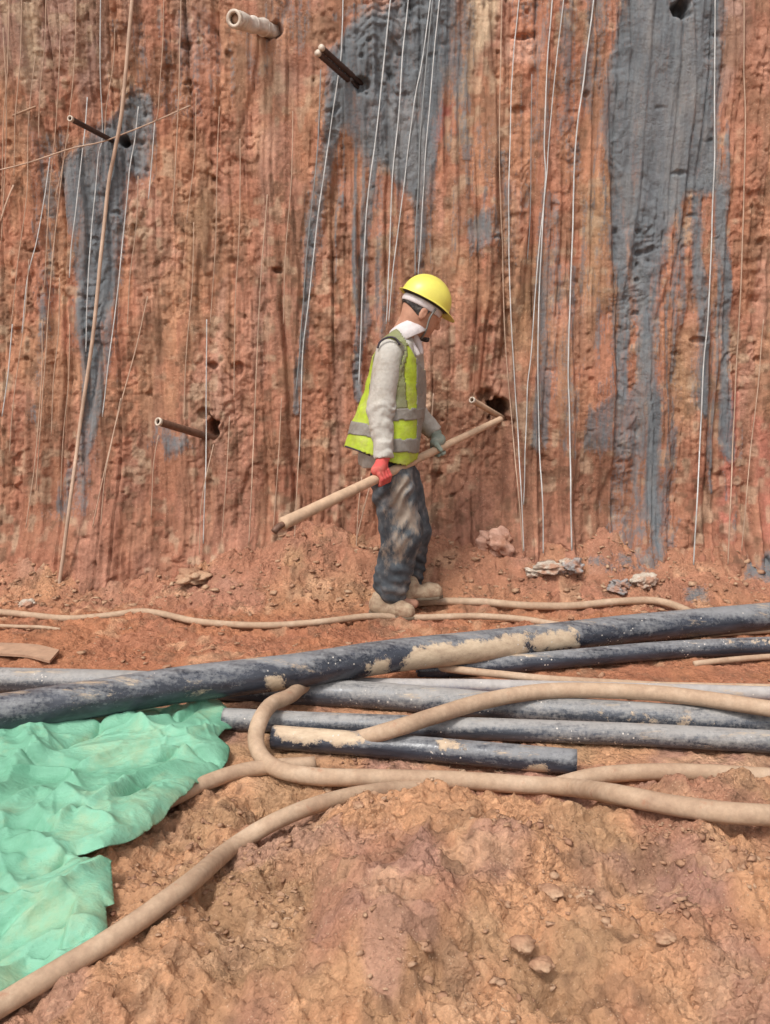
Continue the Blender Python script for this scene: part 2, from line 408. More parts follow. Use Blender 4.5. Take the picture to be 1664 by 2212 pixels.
def trouser_mat():
    m, nt, b = mat_base('muddy_trousers', 0.85, 0.2); v = coords(nt)
    c = ramp(nt, noise(nt, v, 10, 5, 0.6), [(0.3, (0.035, 0.042, 0.05)), (0.5, (0.085, 0.095, 0.105)), (0.70, (0.24, 0.23, 0.22))])
    t = mth(nt, 'ADD', attr(nt, 'mud'), mth(nt, 'MULTIPLY', mth(nt, 'SUBTRACT', noise(nt, coords(nt, (1.6, 1, 0.7)), 13, 6, 0.72), 0.5), 1.9))
    c = mix(nt, ramp(nt, t, [(0.36, 0.0), (0.70, 0.85)]), c, (0.33, 0.26, 0.20))
    nt.links.new(c, b.inputs['Base Color']); bump(nt, b, noise(nt, coords(nt, (1, 1, .6)), 16, 4, 0.5), 0.35, 0.012); return m
M['trousers'] = trouser_mat()

# ------------------------------------------------------------ the cut earth bank
HOLES = [((1080, 884), 0.060, 0.26, 1.0), ((1050, 858), 0.05, 0.06, 0.8), ((459, 925), 0.034, 0.20, 1.7), ((440, 895), 0.030, 0.05, 1.4),
         ((1470, 18), 0.050, 0.20, 1.2), ((782, 186), 0.05, 0.07, 0.7), ((262, 300), 0.035, 0.12, 0.9),
         ((595, 68), 0.05, 0.06, 0.8), ((515, 800), 0.035, 0.05, 1.0), ((460, 790), 0.025, 0.05, 0.7), ((600, 585), 0.03, 0.05, 0.6),
         ((1420, 235), 0.03, 0.03, 0.4), ((1465, 375), 0.04, 0.03, 0.3), ((1130, 78), 0.07, 0.035, 0.25), ((60, 540), 0.05, 0.03, 0.2),
         ((1120, 240), 0.035, 0.025, 0.6), ((1500, 735), 0.04, 0.03, 0.5), ((1610, 570), 0.03, 0.015, 0.7), ((1265, 205), 0.02, 0.02, 0.8)]
HW = [((at_wall(*p)[0], at_wall(*p)[2]), r, d, a) for p, r, d, a in HOLES]
def wall_disp(x, z):
    """how far the face stands out towards the pit"""
    wx = x + 0.06*fbm(x*1.1, z*0.6, 3, 3) + 0.012*fbm(x*9, z*3.5, 4, 3)
    e1, e2, ci = worley(wx*9.0, z*0.55+0.3*vn(x*4, z*0, 5), 6)          # long bucket tooth marks
    h1, h2, cj = worley(wx*19.0, z*0.8, 8)
    edge = sst(0.0, 0.10, e2-e1)
    slick = (0.45+0.60*sst(0.38, 0.55, ci))*(0.45+0.55*sst(0.35, 0.55, vn(x*3.0, z*1.2, 9)+0.12))
    rough = 0.8*np.clip(1.15-slick, 0.12, 1)*(0.55+0.45*sst(0.3, 0.6, vn(x*5, z*4.2, 12)))
    d = 0.11*fbm(x*0.7, z*0.45, 1, 3) + 0.035*fbm(x*3.1, z*1.7, 2, 3)
    dl = d
    d = d + 0.034*(ci-0.5)*edge - 0.006*(1-edge) + 0.015*(cj-0.5)*sst(0.0, 0.12, h2-h1)
    d = d + 0.016*(ridg(wx*30.0, z*0.6, 25, 2)-0.5) + 0.005*(ridg(wx*70.0, z*0.9, 28, 1)-0.5)
    # torn lips: gentle above, undercut below
    q = 0.9*fbm(x*6, z*5, 30, 4)
    for k, a, sd in ((7.0, 0.024, 0), (15.0, 0.014, 3), (33.0, 0.006, 6)):
        ph = -z*k*0.8 + 5.0*fbm(x*k*0.36, z*k*0.22, 31+sd, 3) + sd + q*k*0.05
        fr = ph-np.floor(ph); lip = fr*(1-sst(0.86, 1.0, fr))
        on = sst(0.50, 0.70, vn(x*k*0.6, z*k*0.42, 35+sd))
        d = d + a*rough*on*(lip-0.3)
    w = 0.4*fbm(x*13, z*13, 41, 2)
    f1, f2, cid = worley(x*27+w, z*21+w, 40)
    d = d + rough*0.012*(cid-0.5)*sst(0.0, 0.3, f2-f1)*sst(0.4, 0.6, vn(x*6, z*6, 43))
    d = d + (0.18+0.82*rough)*(0.026*fbm(x*9, z*4, 50, 3, 0.6) + 0.013*fbm(x*36, z*24, 54, 3, 0.65))
    bl = ridg(x*15+1.2*w, z*11, 57, 3, 0.6)                    # crumbling lumps with sharp hollows between
    d = d - rough*0.045*(bl-0.5)
    pit = vn(x*13, z*19+2*vn(x*6, z*3, 60), 61)*0.7+vn(x*33, z*35, 62)*0.3
    d = d - rough*0.030*sst(0.78, 0.88, pit)
    gouge = ridg(wx*6.5+0.3, z*0.22, 71, 1)
    d = d - 0.032*sst(0.88, 0.985, gouge)*sst(0.35, 0.6, vn(x*3, z*1.1, 72))
    gouge2 = ridg(wx*17, z*0.35, 75, 1)
    d = d - 0.017*sst(0.88, 0.98, gouge2)*sst(0.3, 0.5, vn(x*4, z*1.6, 76))
    # the foot of the face runs out into slumped soil
    d = d + (0.10+0.10*vn(x*2.2, z*0, 65))*sst(0.62, 0.02, z+0.16*fbm(x*2.5, z*2, 66, 3))**1.6 + 0.03*sst(0.6, 0.2, z)*fbm(x*7, z*7, 67, 4)
    for (hx, hz), r, dep, asp in HW:
        q = np.hypot((x-hx)/r, (z-hz)/(r*asp)) * (1 + 0.6*fbm(x*22, z*22, 70, 3))
        d = d - dep*sst(1.25, 0.45, q)
    for (bx, by), r, a, asp in (((255, 1200), 0.16, 0.07, 1.8), ((1030, 1010), 0.30, -0.06, 0.8), ((610, 1150), 0.10, 0.04, 1.5), ((700, 250), 0.1, 0.04, 1.2)):
        c = at_wall(bx, by); q = np.hypot((x-c[0])/r, (z-c[2])/(r*asp)); d = d + a*np.exp(-q*q)
    # thick grout smooths what it covers
    c = at_wall(1440, 220); q = np.hypot((x-c[0])/0.24, (z-c[2])/0.5); m = 0.62*np.exp(-q**4); d = d*(1-m) + (dl+0.04)*m
    return d
def wall_y(x, z): return YW + SW*z - wall_disp(x, z)

fine = np.arange(-2.75, 2.7501, 0.0075)
ext = 2.75 + np.cumsum(0.02*1.13**np.arange(1, 40)); ext = ext[ext < 30]
xs = np.concatenate([-ext[::-1], fine, ext])
zs = np.concatenate([np.arange(-0.35, 4.1, 0.0075), 4.1+np.cumsum(0.02*1.12**np.arange(1, 22))])
X, Z = np.meshgrid(xs, zs, indexing='ij')
D = wall_disp(X, Z)
Yw = YW + SW*Z - D
Vw = np.stack([X, Yw, Z], -1)
top = zs[-1]
back = np.cumsum(0.25*1.35**np.arange(14))
Bk = np.stack([np.stack([xs, Yw[:, -1]+b, top + 0.15*fbm(xs*0.7, xs*0+b, 90, 3) + 0.02*b], -1) for b in back], 1)
Vw = np.concatenate([Vw, Bk], 1)
nx, nz = Vw.shape[:2]
I = np.arange(nx*nz).reshape(nx, nz)
Fw = np.stack([I[:-1, :-1], I[1:, :-1], I[1:, 1:], I[:-1, 1:]], -1).reshape(-1, 4)
# to picture coordinates, only for reading the stains' outlines off the photograph
def to_px(P):
    p = np.asarray(P); dy = p[..., 1]; dz = p[..., 2]-CAM_Z
    dep = dy*CP - dz*SP; upc = dy*SP + dz*CP
    dep = np.where(dep < 0.05, 0.05, dep)
    return W_PX/2 + F_PX*p[..., 0]/dep, H_PX/2 - F_PX*upc/dep
Vm = Vw.copy(); Vm[:, :len(zs), 1] = YW + SW*Z
PX, PY = to_px(Vm)
PXw = PX + 14*fbm(Vm[..., 0]*6, Vm[..., 2]*2.0, 101, 4); PYw = PY + 30*fbm(Vm[..., 0]*7, Vm[..., 2]*2, 105, 4)
def blob(poly, soft=22.0, px=None, py=None):
    px = PXw if px is None else px; py = PYw if py is None else py
    sd = poly_sd(px, py, poly); return np.clip(0.5 - sd/(2*soft), 0, 1)
def strip(pts, w, soft=8.0):
    d, t = seg_dist(PXw, PYw, pts); return np.clip(0.5-(d-w)/(2*soft), 0, 1)
grout = np.zeros(PX.shape)
for poly, k in (
    ([(285, 170), (330, 200), (325, 360), (282, 385), (270, 470), (255, 620), (238, 760), (215, 900), (205, 1000), (180, 1000), (180, 800), (168, 650), (160, 500), (135, 450), (110, 350), (150, 310), (200, 250), (250, 230)], 1.0),
    ([(700, 110), (750, 60), (840, 30), (870, -60), (990, -60), (988, 120), (962, 200), (948, 300), (930, 420), (915, 600), (893, 600), (893, 430), (860, 400), (820, 350), (795, 380), (745, 290), (720, 330), (700, 440), (688, 560), (670, 640), (650, 640), (668, 440), (690, 300)], 1.0),
    ([(1345, -60), (1560, -60), (1562, 440), (1490, 430), (1440, 500), (1420, 620), (1410, 760), (1422, 900), (1430, 1050), (1410, 1190), (1385, 1190), (1380, 1000), (1372, 860), (1366, 700), (1350, 560), (1330, 440), (1296, 300), (1310, 140)], 1.05),
    ([(985, 470), (1070, 430), (1090, 520), (1010, 560)], 0.75),
    ([(1240, -40), (1335, -40), (1310, 180), (1290, 330), (1250, 200)], 0.62),
    ([(1250, 860), (1420, 820), (1430, 990), (1330, 1010), (1240, 960)], 0.70),
    ([(1620, 1190), (1700, 1170), (1700, 1260), (1610, 1250)], 1.0),
    ([(1480, 1270), (1530, 1262), (1530, 1300), (1480, 1300)], 0.8),
    ([(340, 925), (420, 940), (430, 975), (360, 1000), (330, 960)], 0.75),
    ([(70, 640), (115, 620), (110, 740), (85, 740)], 0.7),
    ([(150, 980), (230, 960), (220, 1100), (90, 1110)], 0.55),
    ([(560, -20), (690, -20), (690, 120), (600, 160), (540, 200)], 0.45),
    ([(1290, 1180), (1440, 1170), (1420, 1240), (1290, 1230)], .6),
    ([(1200, 300), (1330, 300), (1360, 560), (1350, 900), (1280, 900), (1240, 600)], .42), ([(1140, 560), (1260, 560), (1270, 1000), (1150, 960)], .45),
    ([(1380, 480), (1580, 440), (1580, 900), (1400, 900)], .40), ([(940, 250), (1180, 250), (1180, 600), (960, 560)], .36), ([(1090, -20), (1260, -20), (1250, 300), (1120, 330)], .40),
    ([(990, -20), (1040, -20), (1010, 300), (960, 330)], .6), ([(1300, 950), (1480, 900), (1460, 1230), (1280, 1220)], .50), ([(60, 260), (150, 260), (120, 700), (80, 900), (60, 600)], .42),
    ([(200, 40), (620, -20), (640, 160), (420, 260), (220, 240)], .36), ([(780, 300), (900, 280), (880, 700), (800, 800)], .38)):
    grout = np.maximum(grout, blob(poly)*k)
for pts, w, k in (([(655, 620), (648, 760), (646, 900)], 9, .85), ([(812, 300), (800, 430), (790, 560), (784, 700), (776, 860)], 11, .95),
                  ([(905, 300), (902, 600)], 10, .9), ([(1318, 300), (1330, 500), (1345, 700), (1340, 880)], 15, .95), ([(1350, 850), (1360, 1000)], 12, .6),
                  ([(1500, 440), (1510, 700), (1516, 880)], 13, .95), ([(1552, 420), (1562, 640), (1560, 800), (1572, 980)], 13, 1.0), ([(1398, 850), (1404, 1100)], 17, 1.0),
                  ([(1460, 440), (1470, 620), (1468, 700)], 9, .7), ([(1185, 420), (1180, 700), (1170, 950)], 22, .6), ([(1085, 330), (1090, 600)], 10, .6), ([(120, 360), (100, 600), (70, 900)], 12, .5),
                  ([(1600, 930), (1575, 1150)], 8, .5), ([(240, 480), (230, 760), (200, 960)], 16, .8), ([(300, 200), (310, 100)], 14, .5), ([(730, 30), (850, 40)], 14, .5), ([(1000, 60), (1010, 330)], 16, .55)):
    grout = np.maximum(grout, strip(pts, w)*k)
rd = random.Random(17)
for k in range(46):
    a0, a1, b0 = rd.choice(((130, 270, 500), (690, 800, 380), (800, 940, 420), (1240, 1420, 450), (1400, 1580, 430), (1400, 1580, 600), (1280, 1450, 800), (1000, 1200, 150)))
    xx = rd.uniform(a0, a1); y0_ = b0-rd.uniform(60, 200); L = rd.uniform(220, 560); dxx = rd.uniform(-14, 4)
    grout = np.maximum(grout, strip([(xx, y0_), (xx+dxx*.5, y0_+L*.5), (xx+dxx, y0_+L)], rd.uniform(2, 6), 5.0)*rd.uniform(.55, .85))
RED = np.array((.365, .165, .102)); ORA = np.array((.385, .20, .115)); OCH = np.array((.365, .235, .13)); LIL = np.array((.30, .20, .16))
PAL = np.array((.50, .37, .25)); BRO = np.array((.235, .13, .08)); PNK = np.array((.41, .235, .17)); DRD = np.array((.31, .105, .08))
def lerp(c, d, f): return c*(1-f[..., None]) + d*f[..., None]
x_, z_ = Vm[..., 0], Vm[..., 2]
C = np.zeros(PX.shape+(3,)) + RED
C = lerp(C, PNK, 0.55*sst(0.45, 0.75, vn(x_*7+vn(x_*2, z_*2, 4), z_*0.5, 121)*0.6+vn(x_*3, z_*2, 122)*0.4))
C = lerp(C, OCH, 0.35*sst(0.58, 0.78, vn(x_*6, z_*1.8, 131)*0.6+vn(x_*14, z_*5, 132)*0.4))
C = lerp(C, ORA, 0.5*sst(0.58, 0.72, vn(x_*9, z_*3, 135)))
C = lerp(C, LIL, 0.8*sst(0.52, 0.80, vn(x_*5, z_*1.0, 141)*0.45+vn(x_*11, z_*3, 142)*0.25 + 0.42*sst(420, 60, PY) - 0.1))
C = lerp(C, BRO, 0.6*sst(0.52, 0.75, vn(x_*14, z_*7, 151)))
C = lerp(C, BRO*0.95, 0.6*blob([(960, 850), (1200, 850), (1380, 1000), (1380, 1150), (1100, 1160), (930, 1040)], 60))
C = lerp(C, OCH*0.9, 0.4*blob([(385, 430), (450, 420), (470, 600), (430, 700), (390, 600)], 26))
C = lerp(C, OCH, 0.5*blob([(1100, 620), (1150, 620), (1150, 760), (1110, 760)], 18))
C = lerp(C, OCH, 0.45*blob([(1255, 400), (1310, 400), (1310, 680), (1260, 650)], 18))
C = lerp(C, OCH, 0.45*blob([(1440, 700), (1500, 720), (1500, 960), (1440, 900)], 18))
C = lerp(C, OCH, 0.6*blob([(500, 1230), (580, 1240), (560, 1290), (500, 1290)], 18))
C = lerp(C, PAL, 0.9*blob([(1010, -30), (1085, -30), (1070, 60), (1030, 90), (1015, 60)], 12))
C = lerp(C, PAL, 0.7*blob([(40, -20), (80, -20), (82, 120), (55, 190), (45, 100)], 12))
C = lerp(C, PAL*0.9, 0.6*strip([(1030, 80), (1000, 200)], 12))
C = lerp(C, PNK*1.1, 0.8*blob([(1090, 80), (1170, 80), (1170, 125), (1100, 130)], 12))
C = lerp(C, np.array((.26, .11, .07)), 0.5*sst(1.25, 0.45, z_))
C = lerp(C, DRD, 0.9*blob([(945, 225), (985, 215), (975, 250), (950, 262)], 8))
C = lerp(C, DRD, 0.7*blob([(935, 270), (965, 270), (960, 300), (935, 305)], 8))
C = lerp(C, DRD*1.4, 0.6*strip([(1580, 860), (1560, 1150)], 12))
C = lerp(C, DRD*1.2, 0.5*strip([(1640, 900), (1645, 1150)], 16))
C = lerp(C, PNK, 0.6*strip([(480, 620), (470, 1000)], 10)); C = lerp(C, PNK, 0.6*strip([(585, 300), (560, 800)], 16)); C = lerp(C, PNK, 0.5*strip([(740, 700), (720, 1100)], 14))
C = C*(1+0.22*fbm(x_*26, z_*2, 171, 3)+0.20*fbm(x_*75, z_*1.2, 173, 2)+0.20*fbm(x_*30, z_*26, 175, 4, .65))[..., None]
C = lerp(C, PAL*0.9, 0.5*sst(0.62, 0.80, vn(x_*24, z_*19, 181)*0.6+vn(x_*5, z_*3, 182)*0.4))
C = lerp(C, BRO*0.6, 0.6*sst(0.66, 0.80, vn(x_*34, z_*26, 185)*0.6+vn(x_*7, z_*5, 186)*0.4))
Vw[..., 1] -= 0.010*sst(0.35, 0.65, grout + 0.25*fbm(Vm[..., 0]*14, Vm[..., 2]*5, 107, 3))*(grout > 0.01)   # the grout crust has a thickness
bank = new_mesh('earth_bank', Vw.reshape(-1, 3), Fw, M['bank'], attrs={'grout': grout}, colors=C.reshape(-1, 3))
tag(bank, 'tall cut face of red clay with grey grout stains behind the worker', kind='structure')

# ------------------------------------------------------------ ground
def ground_h(x, y):
    h = 0.24*sst(4.50, 5.10, y + 0.16*fbm(x*1.3, y*0.8, 201, 3)) * (0.6+0.8*vn(x*1.5, x*0+3, 202)) + 0.06*sst(4.6, 4.9, y)*fbm(x*4, y*4, 203, 4)
    h = h + 0.05*sst(4.75, 5.1, y)*sst(0.5, 0.9, vn(x*3, y*3, 205))
    crest = 2.62 + 0.10*fbm(x*2.2, x*0, 207, 3)
    side = sst(-0.75, 0.25, x)
    h = h + sst(crest, crest-0.30, y)*(0.03+0.15*side)*(0.85+0.45*fbm(x*2.1, y*2.1, 209, 2)) - 0.055*side*sst(2.35, 1.95, y)*(0.6+0.6*vn(x*2.7, y*2.0, 210))
    h = h + 0.03*fbm(x*1.1, y*1.1, 211, 3)*sst(2.6, 2.2, y)
    h = h + sst(2.62, 2.4, y)*(0.050*fbm(x*3.6, y*3.6, 212, 2) - 0.030*sst(.62, .78, vn(x*5, y*6, 213)))
    return h
def ground_detail(x, y):
    near = sst(2.80, 2.4, y); far = sst(3.6, 4.3, y)
    a = 0.35 + 0.65*near + 0.35*far
    w = 0.25*fbm(x*5, y*5, 220, 3)
    f1, f2, cid = worley(x*9+w*3, y*9+w*3, 221)
    lump = vn(x*5, y*5, 223)
    p1, p2, pc = worley(x*5.5+w, y*7+w, 226)
    d = a*0.060*(ridg(x*3.2+w, y*3.2, 225, 3)-0.62) + near*0.045*(pc-0.5)*sst(0.0, 0.14, p2-p1)*sst(.4, .6, vn(x*3, y*3, 227))
    d = d + a*0.030*(cid-0.5)*sst(0.02, 0.16, f2-f1)*sst(0.25, 0.55, lump)
    g1, g2, c2 = worley(x*26+w*4, y*26, 231)
    d = d + a*0.020*(0.5-g1)*sst(0.2, 0.6, c2)
    k1, k2, c3 = worley(x*55, y*55, 241)
    d = d + a*0.009*(0.5-k1)*(c3 > 0.35)*sst(0.3, 0.55, vn(x*4, y*4, 243))
    d = d + a*0.028*fbm(x*10, y*10, 235, 6, 0.65)
    d = d - a*0.050*(ridg(x*13+w, y*13, 237, 5, 0.62)-0.5)
    d = d - a*0.030*sst(0.68, 0.80, vn(x*11, y*11, 251)*0.7+vn(x*29, y*29, 252)*0.3)
    return d
def on_ground(px, py, lift=0.0):
    z = lift; 
    for _ in range(12):
        p = at_z(px, py, z); z = 0.5*z + 0.5*(float(ground_h(p[0], p[1])) + lift)
    return at_z(px, py, z)
fx = np.arange(-2.3, 2.3001, 0.0062)
ex = 2.3 + np.cumsum(0.015*1.15**np.arange(1, 45)); ex = ex[ex < 30]
gx = np.concatenate([-ex[::-1], fx, ex])
gy = [1.35]
while gy[-1] < 5.5: gy.append(gy[-1] + 0.0048*(gy[-1]/1.9))
gy = np.array(gy); bk = 1.35 - np.cumsum(0.02*1.15**np.arange(1, 40)); bk = bk[bk > -30][::-1]
gy = np.concatenate([bk, gy])
GX, GY = np.meshgrid(gx, gy, indexing='ij')
GH = ground_h(GX, GY) + ground_detail(GX, GY)
nx, ny = GX.shape; I = np.arange(nx*ny).reshape(nx, ny)
Fg = np.stack([I[:-1, :-1], I[1:, :-1], I[1:, 1:], I[:-1, 1:]], -1).reshape(-1, 4)
TAN = np.array((.50, .268, .148)); TOR = np.array((.36, .138, .072)); YBR = np.array((.40, .24, .135)); GRD = np.array((.36, .175, .12)); PUR = np.array((.38, .215, .165))
Cg = np.zeros(GX.shape+(3,)) + TAN
Cg = lerp(Cg, YBR, 0.8*sst(0.45, 0.7, vn(GX*3, GY*3, 301)*0.6+vn(GX*9, GY*9, 302)*0.4))
Cg = lerp(Cg, GRD, 0.7*sst(0.50, 0.72, vn(GX*2.6, GY*2.6, 305)*0.65+vn(GX*8, GY*8, 306)*0.35))
Cg = lerp(Cg, PUR, 0.6*sst(0.58, 0.75, vn(GX*4, GY*4, 309)*0.7+vn(GX*12, GY*12, 310)*0.3))
Cg = lerp(Cg, TOR, 0.75*sst(3.1, 3.5, GY)*sst(4.9, 4.3, GY))
Cg = lerp(Cg, RED, 0.85*sst(4.4, 4.8, GY+0.2*fbm(GX*3, GY*3, 333, 3))*sst(.25, .6, vn(GX*6, GY*6, 334)+.3))
Cg = lerp(Cg, np.array((.56, .34, .205)), 0.5*sst(0.62, 0.78, vn(GX*6, GY*6, 315)*0.6+vn(GX*20, GY*20, 316)*0.4))
Cg = Cg*(1+0.26*fbm(GX*18, GY*18, 321, 5, .65))[..., None]
Cg = lerp(Cg, BRO*.8, 0.5*sst(0.64, 0.78, vn(GX*28, GY*28, 325)*0.6+vn(GX*6, GY*6, 326)*0.4))
gp = np.stack([GX, GY, GH], -1); gpx, gpy = to_px(gp)
gg = np.zeros(GX.shape)
for poly, k in (([(1610, 1190), (1720, 1160), (1720, 1265), (1610, 1250)], .95), ([(1478, 1268), (1530, 1262), (1532, 1300), (1480, 1302)], .8), ([(1200, 1200), (1440, 1180), (1430, 1240), (1280, 1240)], .5)):
    gg = np.maximum(gg, k*np.clip(0.5-poly_sd(gpx, gpy, poly)/30, 0, 1)*(GY > 4))
ground = new_mesh('ground', gp.reshape(-1, 3), Fg, M['ground'], attrs={'grout': gg}, colors=Cg.reshape(-1, 3))
tag(ground, 'red and tan trampled clay floor of the pit with lumps', kind='structure')

# ------------------------------------------------------------ loose soil
import bmesh
ICO = {}
def rock_data(c, r, seed, squash=0.7, sub=2, sharp=0.35):
    if sub not in ICO:
        bm = bmesh.new(); bmesh.ops.create_icosphere(bm, subdivisions=sub, radius=1.0)
        ICO[sub] = (np.array([q.co[:] for q in bm.verts]), [tuple(q.index for q in p.verts) for p in bm.faces]); bm.free()
    v, f = ICO[sub]
    rs = np.random.RandomState(seed); n = fbm(v[:, 0]*1.7+seed*3.1, v[:, 1]*1.7+v[:, 2]*1.3, seed, 3)
    n2 = fbm(v[:, 2]*2.3+seed, v[:, 0]*2.1-v[:, 1], seed+5, 3)
    v = v*(1+sharp*1.5*n+sharp*n2)[:, None]
    s = rs.uniform(0.75, 1.3, 3); s[2] *= squash; a = rs.uniform(0, 6.28)
    v = v*s*r; R = np.array([[math.cos(a), -math.sin(a), 0], [math.sin(a), math.cos(a), 0], [0, 0, 1]])
    return v@R.T + np.asarray(c), f
rs_ = np.random.RandomState(5); v0, f0 = rock_data((0, 0, 0), 1.0, 1, 1.0, 1); shapes = [rock_data((0, 0, 0), 1.0, k, .8, 1, .9)[0] for k in range(1, 13)]
ca = np.stack([rs_.uniform(-1.6, 1.6, 26000), 1.5+1.5*rs_.rand(26000)**.8], -1); ra = 0.0016+0.0105*rs_.rand(26000)**7
dens = vn(ca[:, 0]*2.5, ca[:, 1]*2.5, 401)*.7+vn(ca[:, 0]*8, ca[:, 1]*8, 402)*.3; k_ = dens > .42+.16*rs_.rand(26000); ca = ca[k_]; ra = ra[k_]
cb = np.stack([rs_.uniform(-2.3, 2.3, 1900), np.where(rs_.rand(1900) < .3, rs_.uniform(2.9, 4.4, 1900), rs_.uniform(4.5, 5.0, 1900))], -1); rb = 0.005+0.016*rs_.rand(1900)**4
cen = np.vstack([ca, cb]); rr_ = np.concatenate([ra, rb])*.85; zc = ground_h(cen[:, 0], cen[:, 1])+ground_detail(cen[:, 0], cen[:, 1])
sh_ = np.array(shapes)[rs_.randint(0, 12, len(cen))]; an = rs_.uniform(0, 6.28, len(cen)); cs, sn = np.cos(an)[:, None], np.sin(an)[:, None]
vx_ = sh_[..., 0]*cs-sh_[..., 1]*sn; vy_ = sh_[..., 0]*sn+sh_[..., 1]*cs
v = np.stack([vx_, vy_, sh_[..., 2]*.8], -1)*rr_[:, None, None] + np.concatenate([cen, (zc+rr_*.25)[:, None]], 1)[:, None, :]
f = (np.array(f0)[None]+(np.arange(len(cen))*len(v0))[:, None, None]).reshape(-1, 3)
cl = new_mesh('soil_clods', v.reshape(-1, 3), f, M['clod'], smooth=False); tag(cl, 'loose crumbs and small clods of tan soil scattered over the ground', 'soil clods', kind='stuff')

def rock(px, py, r, mat, label, seed, squash=0.7, wall=False, group=None, n=1, spread=0.0):
    c = on_ground(px, py, r*(0.2 if py > 1400 else 0.35))
    for _ in range(6 if c[1] < 4.2 else 0): c = at_z(px, py, float(ground_h(c[0], c[1])+ground_detail(c[0], c[1]))+r*0.2*squash)
    if py < 1195:
        q = at_wall(px, py); c = at_wall(px, py, float(wall_disp(q[0], q[2]))+r*0.05)
    rs = random.Random(seed); ps = []
    for k in range(n):
        o = (0, 0, 0) if k == 0 else (rs.uniform(-1, 1)*spread, rs.uniform(-.4, .4)*spread, rs.uniform(-.3, .2)*spread)
        ps.append(rock_data(c*0+np.array(o), r*(1 if k == 0 else rs.uniform(.5, .8)), seed+k, squash, 4, 0.5 if seed < 80 else 0.25))
    v, f = merge(ps)
    o = new_mesh('rock', v, f, mat); o.location = c
    return tag(o, label, 'rock', group)
rock(1075, 1172, 0.105, M['pink_stone'], 'large pale clay lump on the slope right of the worker', 11, .75, n=3, spread=.10)
rock(1185, 1226, 0.070, M['pale_stone'], 'pale crumbly rock between the large lump and the jagged grey rock', 23, .40, n=4, spread=.13)
rock(1235, 1222, 0.060, M['grey_stone'], 'grey and white jagged rock at the foot of the brightest cord', 31, .45, n=3, spread=.10)
rock(1340, 1262, 0.055, M['grey_stone'], 'pinkish grey low rock below the large grout stain', 41, .35, n=3, spread=.09)
rock(1392, 1252, 0.060, M['pale_stone'], 'white flecked rock to the right of the pinkish grey one', 47, .5, n=3, spread=.09)
rock(60, 1304, 0.036, M['pale_stone'], 'small pale stone at the left edge above the thin hose', 53, .5)
rock(420, 1245, 0.075, M['clod'], 'flat soil clod on the slope left of the worker', 61, .35, n=2, spread=.08)
for k, (a, b, r, lab) in enumerate(((1190, 1925, .024, 'pinkish clod in the middle of the foreground mound'), (1130, 2040, .028, 'knobbly tan clod with a dark hollow beside it on the mound'),
        (1172, 2082, .022, 'broken tan clod below the knobbly one'), (1440, 2024, .022, 'tan clod towards the right side of the foreground mound'), (775, 1740, .018, 'small pink clod between the two tan hoses'))):
    rock(a, b, r, M['clod'], lab, 80+k, .5, n=1)

# ------------------------------------------------------------ cords hanging down the bank
def wall_path(pts, gap, step=0.03, ext_up=False):
    P = catmull([(a, b, 0) for a, b in pts], 10)
    raw = []
    base = []
    for a, b, _ in P:
        q = at_wall(a, b); base.append((a, b, float(wall_disp(q[0], q[2]))))
    base = np.array(base); n = len(base); off = np.zeros(n)
    for i in range(n): off[i] = base[max(0, i-14):i+15, 2].max()
    k = np.ones(9)/9.0
    off = np.convolve(np.pad(off, 4, mode='edge'), k, 'valid')
    out = np.array([at_wall(a, b, o+gap) for (a, b, _), o in zip(base, off)])
    if ext_up:
        d = out[0]-out[min(8, n-1)]; d /= np.linalg.norm(d); k = 8
        top = [out[0] + d*(0.16*j) + np.array((0, 0, 0)) for j in range(k, 0, -1)]
        out = np.vstack([top, out])
    return out
def cord(pts, r, mat, label, name='hanging_cord', cat='cord', gap=0.008, group='cords hanging down the earth bank', n=6):
    P = wall_path(pts, gap+r, ext_up=pts[0][1] <= 40)
    rs = np.random.RandomState(len(label)); L = np.arange(len(P))
    P = P + np.stack([0.004*fbm(L*0.07, L*0+len(label), 500, 2), 0*L, 0*L], -1)
    v, f, s, t = tube_data(P, r, n)
    o = new_mesh(name, v, f, M[mat], origin=P[-1]); return tag(o, label, cat, group)
W, T_, K = 'cord_white', 'cord_tan', 'cord_dark'
